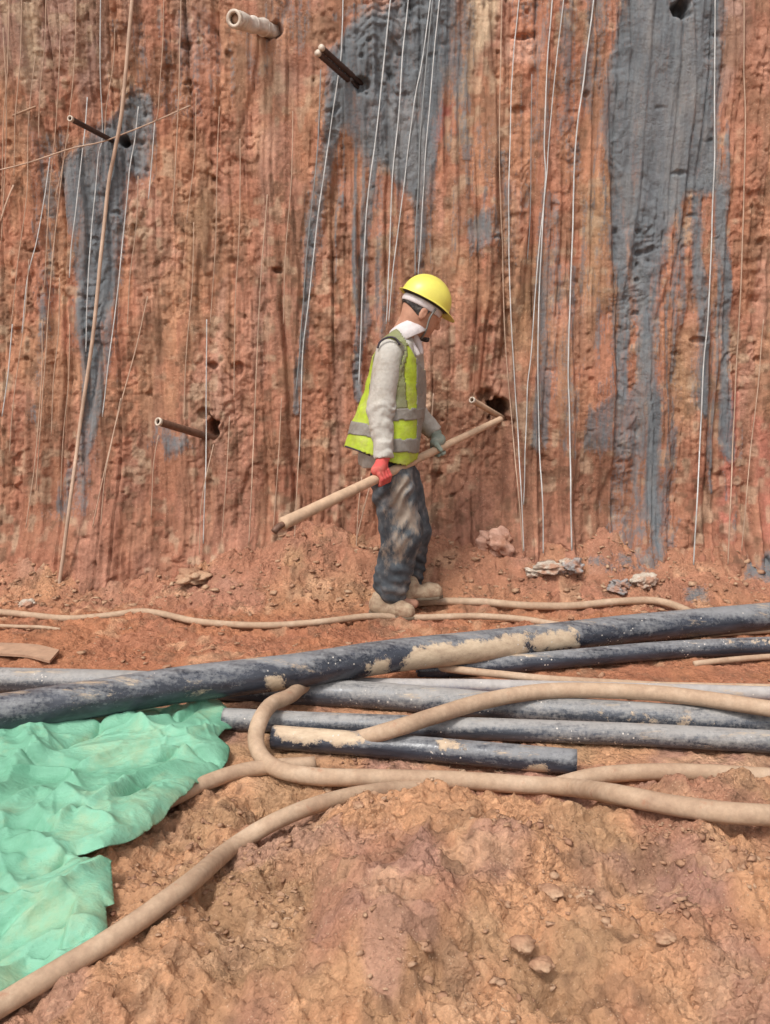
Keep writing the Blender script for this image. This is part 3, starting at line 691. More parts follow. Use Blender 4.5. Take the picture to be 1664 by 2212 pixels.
CORDS = [
 ([(218, -10), (217, 150), (222, 290), (214, 330), (208, 400), (196, 520), (190, 640), (186, 760)], .0028, W, 'white cord just left of the long thick rod, passing behind the left nail'),
 ([(300, 230), (292, 300), (280, 370), (268, 500), (255, 620), (245, 700), (232, 800), (222, 900)], .0030, W, 'white cord just right of the long thick rod'),
 ([(188, 210), (183, 290), (178, 340), (166, 440), (156, 520), (150, 600)], .0030, W, 'short white cord ending beside the left grout stain, crossed by the tie wire'),
 ([(148, 290), (137, 350), (122, 480), (108, 640), (100, 760), (92, 850), (78, 1060)], .0028, T_, 'tan cord hanging from under the tip of the left nail'),
 ([(108, 340), (96, 430), (80, 520), (60, 600), (48, 720)], .0028, W, 'pale cord hanging left of the left grout stain, starting at the tie wire'),
 ([(335, 262), (327, 360), (321, 430)], .0028, W, 'short cord hanging from the right end of the tie wire'),
 ([(392, -10), (386, 220), (377, 400), (370, 470)], .0030, T_, 'tan cord at the top, second to the right of the tie wire'),
 ([(354, -10), (350, 120), (342, 240), (336, 262)], .0022, T_, 'thin tan cord coming down to the right end of the tie wire'),
 ([(475, 230), (470, 330), (466, 520), (455, 700)], .0024, T_, 'thin tan cord right of the ochre patch, under the white wrapped tube'),
 ([(692, 150), (686, 320), (667, 500), (652, 690), (640, 850)], .0030, K, 'grey cord on the left rim of the middle grout stain'),
 ([(742, -10), (738, 110), (730, 170), (715, 270), (700, 370), (683, 500), (668, 640), (655, 760), (650, 880), (645, 1000)], .0034, W, 'long white cord passing behind the double rod nail'),
 ([(845, -10), (826, 170), (812, 300), (795, 430), (787, 540), (782, 690), (775, 830)], .0038, W, 'thick white cord right of the double rod nail, ending by the worker back'),
 ([(883, -10), (868, 140), (862, 250), (852, 350), (845, 440), (839, 600), (835, 700)], .0034, W, 'white cord second to the right of the double rod nail'),
 ([(931, -10), (912, 130), (896, 215), (881, 330), (863, 475), (847, 600), (840, 695)], .0032, W, 'white cord slanting away to the left out of the bundle above the helmet'),
 ([(937, -10), (925, 110), (910, 280), (905, 400), (899, 500), (896, 596)], .0036, K, 'dark grouted cord in the middle of the bundle above the helmet'),
 ([(950, -10), (938, 110), (929, 210), (919, 340), (911, 470), (904, 596)], .0030, W, 'rightmost white cord of the bundle above the helmet'),
 ([(1085, -10), (1083, 120), (1080, 240), (1081, 420), (1086, 560), (1090, 700), (1100, 850), (1111, 975), (1121, 1070), (1130, 1195)], .0030, T_, 'long cord passing just right of the dark bore hole beside the nail'),
 ([(1118, 30), (1108, 130), (1103, 300), (1100, 430), (1102, 640), (1111, 800), (1121, 980), (1132, 1190)], .0030, W, 'long pale cord next to the one that passes the dark bore hole'),
 ([(1192, 10), (1182, 140), (1177, 300), (1180, 380), (1172, 480), (1164, 660), (1162, 810), (1165, 970), (1172, 1100), (1173, 1195)], .0034, W, 'white cord hanging down to the pale crumbly rock'),
 ([(1219, -10), (1203, 130), (1190, 260), (1181, 380), (1168, 500), (1157, 640), (1149, 765), (1140, 840), (1135, 960), (1131, 1090)], .0030, W, 'pale cord that crosses its neighbour above the pale crumbly rock'),
 ([(1283, -10), (1262, 160), (1248, 270), (1240, 380), (1237, 500), (1231, 640), (1229, 860), (1232, 1010), (1235, 1189)], .0042, W, 'brightest long white cord, ending on the jagged grey rock'),
 ([(1545, -10), (1543, 200), (1544, 350), (1539, 450), (1534, 600), (1529, 700), (1520, 790), (1514, 910), (1507, 1060), (1499, 1220)], .0038, W, 'long white cord down the right rim of the large grout stain'),
 ([(1607, -10), (1607, 130), (1611, 260), (1606, 480), (1598, 670), (1589, 834), (1582, 979), (1573, 1219)], .0034, T_, 'long pale cord in the red clay right of the large grout stain'),
 ([(1650, 690), (1637, 834), (1619, 1009), (1603, 1189)], .0028, T_, 'cord nearest to the right edge of the bank'),
 ([(320, 640), (296, 749), (266, 859), (236, 979), (216, 1069), (201, 1139)], .0030, T_, 'slanting tan cord right of the long thick rod, low on the bank'),
 ([(262, 860), (240, 960), (226, 1030), (219, 1134)], .0026, T_, 'short tan cord close beside the slanting one, low on the bank'),
 ([(28, 700), (18, 800), (4, 900)], .0030, W, 'short pale cord at the left edge, above the reddish hollow'),
 ([(92, 690), (90, 820), (76, 1000), (56, 1140)], .0026, T_, 'faint tan cord low on the bank near the left edge'),
 ([(343, 940), (332, 1009), (326, 1119)], .0026, T_, 'short tan cord hanging under the tip of the lower left nail'),
 ([(446, 690), (446, 860), (445, 975), (440, 1174)], .0030, W, 'pale cord passing the bore hole of the lower left nail'),
 ([(462, 960), (436, 1080), (431, 1199)], .0024, T_, 'thin tan cord ending below the bore hole of the lower left nail'),
 ([(578, 420), (560, 659), (551, 909), (537, 1174)], .0032, T_, 'long tan cord midway between the lower left nail and the pole end'),
 ([(497, 900), (490, 1009), (480, 1159)], .0024, T_, 'short tan cord just right of the lower left nail'),
 ([(608, 860), (603, 960), (592, 1139)], .0024, T_, 'thin tan cord hanging behind the low end of the pole'),
 ([(645, 985), (640, 1080), (635, 1184)], .0026, T_, 'short tan cord just right of the low end of the pole'),
 ([(782, 1030), (775, 1100), (770, 1199)], .0030, T_, 'short tan cord behind the worker legs'),
 ([(800, 1045), (786, 1100), (770, 1166)], .0036, T_, 'tan straw slanting down behind the worker knee'),
 ([(937, 850), (934, 900), (931, 940)], .0034, T_, 'short pale cord hanging above the far hand of the worker'),
 ([(8, 60), (14, 240), (8, 400), (2, 520)], .0026, T_, 'tan cord at the left edge near the top'),
 ([(76, 120), (62, 260), (58, 420), (40, 560), (24, 700)], .0024, T_, 'thin tan cord left of the tie wire start'),
 ([(165, 20), (160, 150), (140, 330), (120, 430)], .0024, T_, 'thin tan cord above the tip of the left nail'),
 ([(1148, 160), (1146, 420), (1140, 560)], .0022, K, 'thin grey cord between the two pairs of white cords'),
 ([(425, 200), (420, 330), (404, 480)], .0022, T_, 'thin tan cord right of the tie wire, above the ochre patch'),
]
for k, (a, b, y0_, y1_) in enumerate(((20, 4, -10, 420), (48, 30, -10, 380), (100, 84, -10, 300), (132, 96, 60, 620), (250, 226, 60, 300), (64, 20, 560, 980), (130, 112, 600, 940), (152, 132, 700, 1080), (300, 276, 380, 700), (420, 398, 480, 900), (520, 505, 300, 860), (634, 612, 240, 700))):
    CORDS.append(([(a, y0_), ((a*2+b)/3+3, y0_*.66+y1_*.34), ((a+2*b)/3-2, y0_*.33+y1_*.67), (b, y1_)], .0024, T_, 'faint muddy cord, among the many barely visible ones on the left bank half'))
for c in CORDS: cord(*c)
cord([(285, 5), (274, 130), (262, 250), (248, 330), (235, 400), (220, 540), (205, 690), (190, 800), (162, 1010), (137, 1200), (122, 1322)], .0105, T_, 'long thick tan rod slanting down the left of the bank to the ground', 'thin_rod', 'rod', group=None, n=8)
cord([(-20, 372), (60, 352), (150, 322), (215, 308), (250, 296), (335, 262), (412, 228)], .0038, T_, 'tie wire running sideways across the bank through the left nail', 'tie_wire', 'wire', group=None)
cord([(28, 250), (78, 230)], .006, 'mudstick', 'short brown twig stuck to the bank near the upper left corner', 'twig', 'twig', group=None)
cord([(2, 478), (14, 440), (30, 400)], .005, T_, 'pale twig slanting on the bank at the left edge', 'twig', 'twig', group=None)

# ------------------------------------------------------------ nails sticking out of the bank
def nail(tip, foot, out, r, mat, label, style='tube', end='steel_end', bore=True):
    b = at_wall(foot[0], foot[1], float(wall_disp(*at_wall(*foot)[[0, 2]]))-0.02)
    w = at_wall(*tip); a = at_y(tip[0], tip[1], w[1]-out)
    dirv = (b-a)/np.linalg.norm(b-a)
    root = thing('soil_nail', tuple(b), label, 'soil nail', 'steel nails sticking out of the bank')
    if style == 'double':
        side = np.cross(dirv, (0, 0, 1.0)); side /= np.linalg.norm(side); upv = np.cross(side, dirv)
        for s in (-1, 1):
            o = (side*0.6+upv*0.8)*s*r*1.05
            P = np.array([a+o+(b+dirv*0.12-a)*k/40 for k in range(41)])
            rr = r*(1+0.10*(np.arange(41) % 2))
            v, f, _, _ = tube_data(P, rr, 12); new_mesh('steel_bar', v, f, M[mat], root, origin=b)
            v, f, _, _ = tube_data(np.array([a+o-dirv*0.012, a+o-dirv*0.003, a+o+dirv*0.006]), r*1.12, 12); new_mesh('bar_end', v, f, M[end], root, origin=b)
    else:
        P = np.array([a+(b+dirv*0.15-a)*k/30 for k in range(31)])
        if style == 'wrap': rr = r*(1+0.10*fbm(np.arange(31)*0.4, np.zeros(31), 9, 2)); 
        else: rr = np.full(31, r)
        v, f, _, _ = tube_data(P, rr, 18, hollow=r*0.28, rough=0.30 if style == 'wrap' else 0.0); new_mesh('tube', v, f, M[mat], root, origin=b)
        v, f, _, _ = tube_data(np.array([a-dirv*0.004, a+dirv*0.004, a+dirv*0.012]), r*1.10, 18, hollow=r*0.42); new_mesh('tube_rim', v, f, M[end], root, origin=b)
        v, f, _, _ = tube_data(np.array([a+dirv*0.02, a+dirv*0.03]), r*0.75, 14); new_mesh('bore', v, f, M['mudstick' if style == 'wrap' else 'dark_bore'], root, origin=b)
        if style == 'wrap':
            for q in (0.15, 0.45, 0.72):
                c0 = a+(b-a)*q
                v, f, _, _ = tube_data(np.array([c0-dirv*0.005, c0, c0+dirv*0.005]), r*1.09, 18); new_mesh('wrap_tie', v, f, M['wrap'], root, origin=b)
    return root
nail((506, 40), (592, 68), 0.30, 0.040, 'wrap', 'tube wrapped in white plastic sticking out at the top of the bank', 'wrap')
nail((692, 110), (782, 190), 0.30, 0.0145, 'steel', 'dark double rod nail with pale ends in the middle grout stain', 'double')
nail((152, 256), (247, 306), 0.30, 0.014, 'steel', 'dark thin nail in the left grout stain, crossed by the tie wire')
nail((342, 911), (456, 945), 0.32, 0.021, 'steel_brown', 'brown hollow nail low on the left of the bank')
nail((1020, 864), (1094, 908), 0.20, 0.016, 'wood', 'thin pale nail in the dark bore hole in front of the worker')

# ------------------------------------------------------------ pipes and hoses
def px_path(pts):
    """(px, py, centre height above the soil)"""
    return [on_ground(a, b, h) for a, b, h in pts]
def pipe(pts, r, mat, label, mud=None, wall_t=0.007, group='plastic pipes lying on the ground', text=False):
    P = catmull(px_path(pts), 0.02)
    v, f, s, t = tube_data(P, r, 36, hollow=wall_t)
    c = P[len(P)//2].copy(); c[2] = 0
    m = np.zeros(len(v))
    if mud:
        qx, qy = to_px(v)
        for poly, k in mud:
            m = np.maximum(m, k*np.clip(0.5-poly_sd(qx, qy, poly)/44, 0, 1))
        # only on the side that was dragged through the mud
        n = np.zeros(len(v)); m[v[:, 1] > np.interp(v[:, 0], *np.array(sorted(zip(P[:, 0], P[:, 1]+r*0.45))).T)] = 0
    o = new_mesh('plastic_pipe', v, f, M[mat], attrs={'mud': m}, origin=c)
    return tag(o, label, 'pipe', group)
pipe([(-260, 1580, .15), (-60, 1550, .15), (0, 1541, .15), (200, 1510, .155), (400, 1478, .155), (640, 1449, .15), (832, 1419, .135), (1032, 1397, .115), (1232, 1374, .09), (1382, 1357, .075), (1657, 1332, .072), (1850, 1315, .072)],
     .067, 'pipe_dark', 'thickest dark pipe on top, slanting up to the right, with a long cream mud patch',
     mud=[([(878, 1420), (900, 1400), (1000, 1392), (1135, 1372), (1138, 1412), (1060, 1432), (900, 1452), (868, 1448)], 1.25), ([(1148, 1372), (1240, 1362), (1248, 1395), (1160, 1408)], 1.2),
          ([(795, 1435), (838, 1425), (838, 1455), (800, 1462)], 1.1), ([(586, 1466), (612, 1466), (612, 1488), (586, 1488)], 1.3), ([(1000, 1350), (1100, 1340), (1090, 1355), (1000, 1366)], .6)])
pipe([(-260, 1462, .06), (0, 1470, .05), (200, 1474, .045), (420, 1482, .04), (640, 1494, .04), (832, 1504, .042), (1132, 1530, .042), (1400, 1548, .042), (1657, 1562, .042), (1850, 1572, .042)],
     .052, 'pipe_grey', 'grey dusty pipe passing under the thickest pipe from the left edge', mud=[([(1290, 1535), (1500, 1540), (1560, 1575), (1400, 1575), (1290, 1560)], .5)])
pipe([(600, 1468, .03), (832, 1480, .032), (1032, 1482, .032), (1232, 1487, .032), (1450, 1492, .032), (1657, 1498, .032), (1850, 1502, .032)],
     .028, 'pipe_pale', 'thin bluish white pipe behind the arching hose')
pipe([(484, 1553, .04), (700, 1563, .04), (900, 1570, .04), (1132, 1578, .04), (1400, 1588, .04), (1657, 1602, .04), (1850, 1612, .04)],
     .040, 'pipe_grey', 'dusty grey pipe just behind the short pipe, running to the right edge')
pipe([(590, 1592, .045), (832, 1611, .043), (1246, 1646, .043)], .0415, 'pipe_dark', 'short dark pipe with two cut ends, in front of the pipe bundle',
     mud=[([(596, 1566), (700, 1566), (830, 1592), (760, 1610), (640, 1597), (600, 1590)], 1.1), ([(940, 1597), (990, 1603), (1010, 1622), (950, 1615)], 1.1), ([(1140, 1655), (1180, 1657), (1175, 1675), (1135, 1672)], 1.2)])
pipe([(900, 1448, .02), (1000, 1442, .028), (1100, 1435, .036), (1282, 1418, .04), (1450, 1404, .04), (1657, 1395, .04), (1850, 1388, .04)],
     .040, 'pipe_dark', 'dark pipe under the thickest pipe on the right side', mud=[([(1560, 1380), (1700, 1372), (1700, 1392), (1570, 1396)], .7)])

def hose(pts, r, label, mat='hose', group='muddy hoses lying on the ground'):
    P = catmull(px_path(pts), 0.018)
    v, f, s, t = tube_data(P, r, 24, rough=0.035, seed=len(label))
    c = P[len(P)//2].copy(); c[2] = 0
    o = new_mesh('rubber_hose', v, f, M[mat], origin=c); return tag(o, label, 'hose', group)
hose([(-120, 1315, .012), (0, 1322, .014), (75, 1330, .010), (150, 1336, .0), (240, 1329, .008), (300, 1321, .016), (350, 1326, .016), (430, 1343, .016), (560, 1351, .016), (680, 1345, .016), (800, 1331, .014), (880, 1334, .014), (950, 1333, .016), (1032, 1331, .016), (1132, 1338, .014), (1200, 1349, .012), (1320, 1362, .012)],
     .0165, 'thin hose running along the bank foot under the near shoe')
hose([(835, 1322, .016), (870, 1308, .018), (930, 1300, .02), (1032, 1300, .02), (1132, 1308, .02), (1232, 1309, .02), (1332, 1300, .02), (1400, 1297, .022), (1445, 1304, .02), (1490, 1322, .018), (1540, 1350, .015)],
     .020, 'hose behind the worker feet that curves down to the thickest pipe')
hose([(700, 1458, .05), (652, 1484, .082), (626, 1504, .105), (586, 1522, .118), (561, 1558, .115), (553, 1602, .065), (570, 1640, .033), (612, 1665, .033), (690, 1678, .033), (832, 1681, .033), (1000, 1686, .035), (1132, 1695, .04), (1232, 1701, .045), (1332, 1716, .045), (1450, 1739, .045), (1560, 1754, .05), (1657, 1761, .05), (1850, 1772, .05)],
     .0280, 'thick hose making a hairpin bend around the cut end of the short pipe')
hose([(700, 1606, .025), (750, 1601, .03), (800, 1590, .075), (860, 1572, .118), (940, 1546, .115), (1032, 1518, .115), (1132, 1498, .115), (1232, 1491, .12), (1400, 1496, .125), (1532, 1511, .125), (1657, 1530, .125), (1850, 1556, .12)],
     .029, 'thick hose arching over the pipe bundle to the right edge')
hose([(860, 1428, .02), (957, 1443, .04), (1082, 1457, .05), (1182, 1467, .055), (1332, 1476, .05), (1450, 1482, .045), (1657, 1486, .035), (1850, 1490, .03)],
     .016, 'slim hose above the bluish white pipe, coming out from under the thickest pipe')
hose([(1190, 1702, .02), (1235, 1688, .025), (1290, 1676, .028), (1382, 1668, .034), (1500, 1668, .036), (1657, 1677, .034), (1850, 1688, .028)],
     .027, 'hose at the right between the short pipe and the thick hairpin hose')
hose([(300, 1760, .02), (390, 1716, .024), (450, 1689, .024), (520, 1666, .024), (590, 1656, .022), (680, 1650, .018)],
     .025, 'hose coming out from under the green sheet to the hairpin bend')
hose([(-200, 2275, .03), (-80, 2215, .03), (0, 2172, .03), (100, 2112, .03), (250, 2022, .03), (400, 1915, .03), (500, 1832, .03), (600, 1772, .03), (700, 1733, .028), (800, 1711, .024), (880, 1704, .018), (980, 1700, .004)],
     .0245, 'thick hose crossing the foreground from the lower left corner', 'hose')
hose([(-60, 1349, .006), (30, 1353, .008), (90, 1355, .005), (130, 1360, -.005)], .009, 'thin tan hose end at the left edge below the longer one')
hose([(1500, 1434, .012), (1560, 1427, .014), (1657, 1419, .014), (1850, 1408, .014)], .013, 'slim tan hose in front of the dark right pipe')
hose([(1400, 1372, .012), (1500, 1372, .014), (1657, 1362, .014), (1850, 1352, .014)], .014, 'slim tan hose between the thickest pipe and the dark pipe at the right edge')
# brown board at the left edge behind the pipes
P = np.array([on_ground(a, b, .01) for a, b in ((-80, 1416), (0, 1417), (60, 1421), (108, 1433))])
v = []
for p in catmull(P, 0.03):
    for dy, dz in ((0, 0.012), (0.12, 0.018), (0.12, 0.006), (0, 0.0)): v.append(p+np.array((0, dy, dz)))
n = len(v)//4
f = [(4*i+j, 4*i+(j+1) % 4, 4*i+4+(j+1) % 4, 4*i+4+j) for i in range(n-1) for j in range(4)]+[(3, 2, 1, 0), (4*n-4, 4*n-3, 4*n-2, 4*n-1)]
o = new_mesh('wooden_plank', np.array(v), f, M['mudstick'], smooth=False); tag(o, 'brown warped plank at the left edge behind the grey pipe', 'plank')

# ------------------------------------------------------------ green sheet
OUT = [(-90, 1608), (0, 1588), (60, 1566), (200, 1542), (330, 1524), (440, 1516), (478, 1522), (506, 1545), (500, 1566), (484, 1578), (470, 1588), (490, 1600), (497, 1618), (488, 1638), (456, 1660), (425, 1690), (395, 1715), (350, 1765), (315, 1795), (275, 1815), (225, 1838), (180, 1832), (163, 1832), (166, 1842), (205, 1852), (240, 1862), (243, 1900), (247, 1938), (228, 1944), (232, 1985), (240, 2035), (205, 2046), (150, 2078), (80, 2118), (0, 2164), (-90, 2215)]
def sheet_base(x, y):
    c = on_ground(120, 1700, 0.0)
    q = np.hypot((x-c[0]+0.25)/0.85, (y-c[1])/0.62)
    return ground_h(x, y) + 0.030 + 0.050*np.exp(-q*q*1.1)
def on_sheet(px, py):
    z = 0.05
    for _ in range(14):
        p = at_z(px, py, z); z = 0.4*z+0.6*float(sheet_base(p[0], p[1]))
    return at_z(px, py, z)
poly = np.array([on_sheet(a, b)[:2] for a, b in OUT])
FOLDS = [([(0, 1600), (120, 1580), (250, 1570), (330, 1545)], .022, .030), ([(230, 1545), (330, 1590), (400, 1600), (470, 1580)], .030, .020), ([(40, 1590), (90, 1640), (10, 1655)], .022, .022),
         ([(100, 1640), (200, 1590), (225, 1560)], -.020, .022), ([(330, 1530), (390, 1560), (440, 1530)], -.018, .014), ([(250, 1650), (340, 1640), (480, 1625)], .022, .018), ([(330, 1660), (400, 1630), (480, 1645)], -.018, .012),
         ([(0, 1640), (110, 1655), (160, 1665)], -.030, .018), ([(160, 1665), (260, 1630), (450, 1610)], .020, .014), ([(190, 1745), (300, 1690), (420, 1650)], .024, .022), ([(230, 1730), (330, 1700), (400, 1690)], -.018, .014),
         ([(0, 1770), (90, 1720), (190, 1745)], .026, .026), ([(0, 1690), (60, 1675), (150, 1680), (180, 1720)], .018, .016), ([(-20, 1810), (60, 1790), (120, 1795)], -.030, .020), ([(120, 1790), (160, 1760), (210, 1770), (260, 1800)], .022, .018),
         ([(170, 1770), (180, 1745), (220, 1760)], -.016, .012), ([(10, 1830), (90, 1830), (150, 1845)], .024, .020), ([(150, 1830), (110, 1880), (60, 1900)], -.020, .014), ([(240, 1862), (170, 1900), (130, 1940), (60, 2010), (0, 2050)], .022, .018),
         ([(0, 1920), (60, 1935), (110, 1925), (60, 1950)], -.018, .012), ([(0, 1960), (90, 1975), (150, 1930)], .016, .014), ([(0, 2100), (110, 2030), (235, 1985)], .014, .018), ([(40, 2090), (140, 2030), (200, 2010)], -.010, .012), ([(-60, 2140), (60, 2080), (160, 2060)], .010, .012),
         ([(-80, 1700), (-10, 1740), (30, 1830)], .03, .03), ([(-80, 1900), (0, 1880), (60, 1860)], .02, .02)]
FW = [(np.array([on_sheet(a, b)[:2] for a, b in p]), h, w) for p, h, w in FOLDS]
st = 0.0042
tx = np.arange(poly[:, 0].min()-2*st, poly[:, 0].max()+2*st, st); ty = np.arange(poly[:, 1].min()-2*st, poly[:, 1].max()+2*st, st)
TX, TY = np.meshgrid(tx, ty, indexing='ij')
sd = poly_sd(TX, TY, poly)
def sheet_z(x, y):
    wx = x+0.014*fbm(x*7, y*7, 601, 2); wy = y+0.014*fbm(x*7, y*7, 605, 2)
    z = sheet_base(x, y); zz = 0*x
    for p, h, w in FW:
        d, t = seg_dist(wx, wy, p); zz = zz + 2.1*h*np.exp(-np.sqrt((d/(w*.8))**2+.015)*1.15)*sst(0, .35, np.minimum(t, 1-t)+.06)*(1+.25*fbm(x*12, y*12, 619, 2))
    z = z + 0.034*np.tanh(zz/0.034)
    u = x*.85+y*.52; v_ = -x*.52+y*.85; u2 = x*.5-y*.86; v2_ = x*.86+y*.5
    z = z + 0.028*ridg(u*1.6+.3*fbm(x*4, y*4, 630, 2), v_*6.5+.6*fbm(x*3, y*3, 631, 2), 632, 1)**3*sst(.25, .55, vn(x*3, y*3, 633))
    z = z + 0.018*ridg(u2*2.2, v2_*8+.6*fbm(x*3, y*3, 634, 2), 635, 1)**3*sst(.4, .6, vn(x*3.3, y*3.3, 636))
    z = z + 0.011*ridg(u*4+.5*v_, v_*17+.8*fbm(x*5, y*5, 638, 2), 639, 1)**3*sst(.35, .6, vn(x*4, y*5, 640)) + 0.008*ridg(u2*5, v2_*19+fbm(x*6, y*6, 641, 2), 642, 1)**3*sst(.4, .65, vn(x*5, y*5, 643))
    b1, b2, bc = worley(wx*9-4*wy, wy*12+3*wx, 615); c1, c2, cc_ = worley(wx*22+9*wy, wy*26-6*wx, 617)
    z = z + 0.008*(b1-.45)*sst(.3, .6, vn(x*4, y*4, 618)) + 0.005*(c1-.45)*sst(.4, .7, vn(x*6, y*6, 620))
    e = poly_sd(x, y, poly)
    z = z - 0.030*np.exp(e/0.02)*(e < 0.001)
    return np.maximum(z, ground_h(x, y)+0.012)
keepv = sd < 0
cell = keepv[:-1, :-1] | keepv[1:, :-1] | keepv[:-1, 1:] | keepv[1:, 1:]
# pull the outside corners of the border cells onto the outline
PXY = np.stack([TX, TY], -1)
best = np.full(TX.shape, 1e9); near = PXY.copy(); PL = np.vstack([poly, poly[:1]])
band = (sd >= 0) & (sd < 3*st); bx = TX[band]; by = TY[band]; bb = np.full(bx.shape, 1e9); nn = np.zeros(bx.shape+(2,))
for i in range(len(PL)-1):
    ax, ay = PL[i]; vx, vy = PL[i+1]-PL[i]
    t = np.clip(((bx-ax)*vx+(by-ay)*vy)/(vx*vx+vy*vy), 0, 1); qx = ax+t*vx; qy = ay+t*vy; d = np.hypot(bx-qx, by-qy)
    m = d < bb; bb = np.where(m, d, bb); nn[m] = np.stack([qx, qy], -1)[m]
PXY[band] = nn
ZZ = sheet_z(PXY[..., 0], PXY[..., 1])
vv = np.concatenate([PXY, ZZ[..., None]], -1).reshape(-1, 3)
I = np.arange(TX.size).reshape(TX.shape)
q = np.stack([I[:-1, :-1], I[1:, :-1], I[1:, 1:], I[:-1, 1:]], -1)[cell]
used = np.unique(q); rem = -np.ones(TX.size, int); rem[used] = np.arange(len(used)); q = rem[q]; vv = vv[used]
c0 = vv.mean(0); c0[2] = 0
o = new_mesh('green_sheet', vv, q, M['tarp'], origin=c0)
md = o.modifiers.new('thickness', 'SOLIDIFY'); md.thickness = 0.004; md.offset = -1
tag(o, 'crumpled light green plastic sheet lying over soil at the lower left', 'plastic sheet')

# ------------------------------------------------------------ the worker
def smin(a, b, k):
    h = np.clip(0.5+0.5*(b-a)/k, 0, 1); return b*(1-h)+a*h-k*h*(1-h)
def cap(P, a, b, ra, rb):
    a = np.asarray(a); b = np.asarray(b); ab = b-a
    t = np.clip(((P-a)@ab)/(ab@ab), 0, 1)
    return np.linalg.norm(P-a-t[..., None]*ab, axis=-1)-(ra+(rb-ra)*t)
def ell(P, c, R, rad):
    q = ((P-np.asarray(c))@R.T)/np.asarray(rad)
    n = np.linalg.norm(q, axis=-1); return (n-1)*min(rad)
def surfnet(fn, lo, hi, h):
    ax = [np.arange(lo[i], hi[i]+h, h) for i in range(3)]
    G = np.stack(np.meshgrid(*ax, indexing='ij'), -1); Vv = fn(G)
    sh = np.array(Vv.shape)-1; cnt = np.zeros(sh); acc = np.zeros(tuple(sh)+(3,))
    sl = lambda o: tuple(slice(o[i], o[i]+sh[i]) for i in range(3))
    for a in range(3):
        b, c = [(1, 2), (0, 2), (0, 1)][a]
        for u in (0, 1):
            for w in (0, 1):
                o0 = [0, 0, 0]; o0[b] = u; o0[c] = w; o1 = list(o0); o1[a] = 1
                va = Vv[sl(o0)]; vb = Vv[sl(o1)]; cr = (va < 0) != (vb < 0)
                t = np.where(cr, va/np.where(cr, va-vb, 1), 0)
                p = np.zeros(tuple(sh)+(3,)); p[..., b] = u; p[..., c] = w; p[..., a] = t
                acc += p*cr[..., None]; cnt += cr
    m = cnt > 0; idx = -np.ones(sh, int); idx[m] = np.arange(m.sum())
    ii = np.argwhere(m); verts = (ii + acc[m]/cnt[m][:, None])*h + np.array(lo)
    Q = []
    for a in range(3):
        b, c = [(1, 2), (2, 0), (0, 1)][a]
        s0 = [slice(1, -1)]*3; s1 = [slice(1, -1)]*3; s0[a] = slice(0, -1); s1[a] = slice(1, None)
        v0 = Vv[tuple(s0)]; v1 = Vv[tuple(s1)]; cr = (v0 < 0) != (v1 < 0)
        e = np.argwhere(cr); off = np.ones(3, int); off[a] = 0; e = e+off
        def g(db, dc):
            k = e.copy(); k[:, b] -= db; k[:, c] -= dc; return idx[k[:, 0], k[:, 1], k[:, 2]]
        qd = np.stack([g(1, 1), g(0, 1), g(0, 0), g(1, 0)], -1)
        flip = (v0[cr] >= 0); qd[flip] = qd[flip][:, ::-1]; Q.append(qd)
    return verts, np.vstack(Q)
def nrm(v): v = np.asarray(v, float); return v/np.linalg.norm(v)
Y0 = 4.48
def PP(px, py, yo=0.0): return at_y(px, py, Y0+yo)
zf = 0.012
base_pt = np.array([PP(860, 1320)[0], Y0, 0.0])
man = thing('person', tuple(base_pt), 'worker in yellow helmet and yellow green vest, head bent, holding a long pole', 'person')
def part(name, v, f, mat, parent=man, **kw):
    return new_mesh(name, v, f, mat, parent, origin=base_pt, **kw)
def row(py, xl, xr, yo, ry):
    L = PP(xl, py, yo); R_ = PP(xr, py, yo); return (L[2], (L[0]+R_[0])/2, Y0+yo, abs(R_[0]-L[0])/2, ry)
def loft(rows, grow=0.0):
    rows = sorted(rows); A = np.array(rows)
    def fn(P):
        z = P[..., 2]; g = [np.interp(z, A[:, 0], A[:, k]) for k in range(1, 5)]
        q = ((np.abs(P[..., 0]-g[0])/(g[2]+grow))**2.3 + (np.abs(P[..., 1]-g[1])/(g[3]+grow))**2.3)**(1/2.3)
        d = (q-1)*np.minimum(g[2], g[3])
        return np.maximum(np.maximum(d, A[0, 0]-z), z-A[-1, 0])
    return fn
def wr(P, f=14, seed=0, fz=1.0):
    return fbm(P[..., 0]*f+P[..., 2]*f*0.4, P[..., 2]*f*fz+P[..., 1]*f*0.9, seed, 3)
sh_n = PP(842, 762, -.155); el_n = PP(822, 878, -.185); wr_n = PP(829, 985, -.24)
sh_f = PP(885, 760, .155); el_f = PP(893, 885, .22); wr_f = PP(940, 936, .20)
torso_rows = [row(712, 862, 893, 0, .05), row(724, 848, 898, 0, .11), row(742, 829, 903, 0, .17), row(770, 814, 907, 0, .19), row(820, 800, 909, 0, .185), row(880, 788, 909, 0, .17), row(940, 778, 906, 0, .17), row(985, 768, 900, 0, .175), row(1010, 768, 893, 0, .175)]
torso = loft(torso_rows)
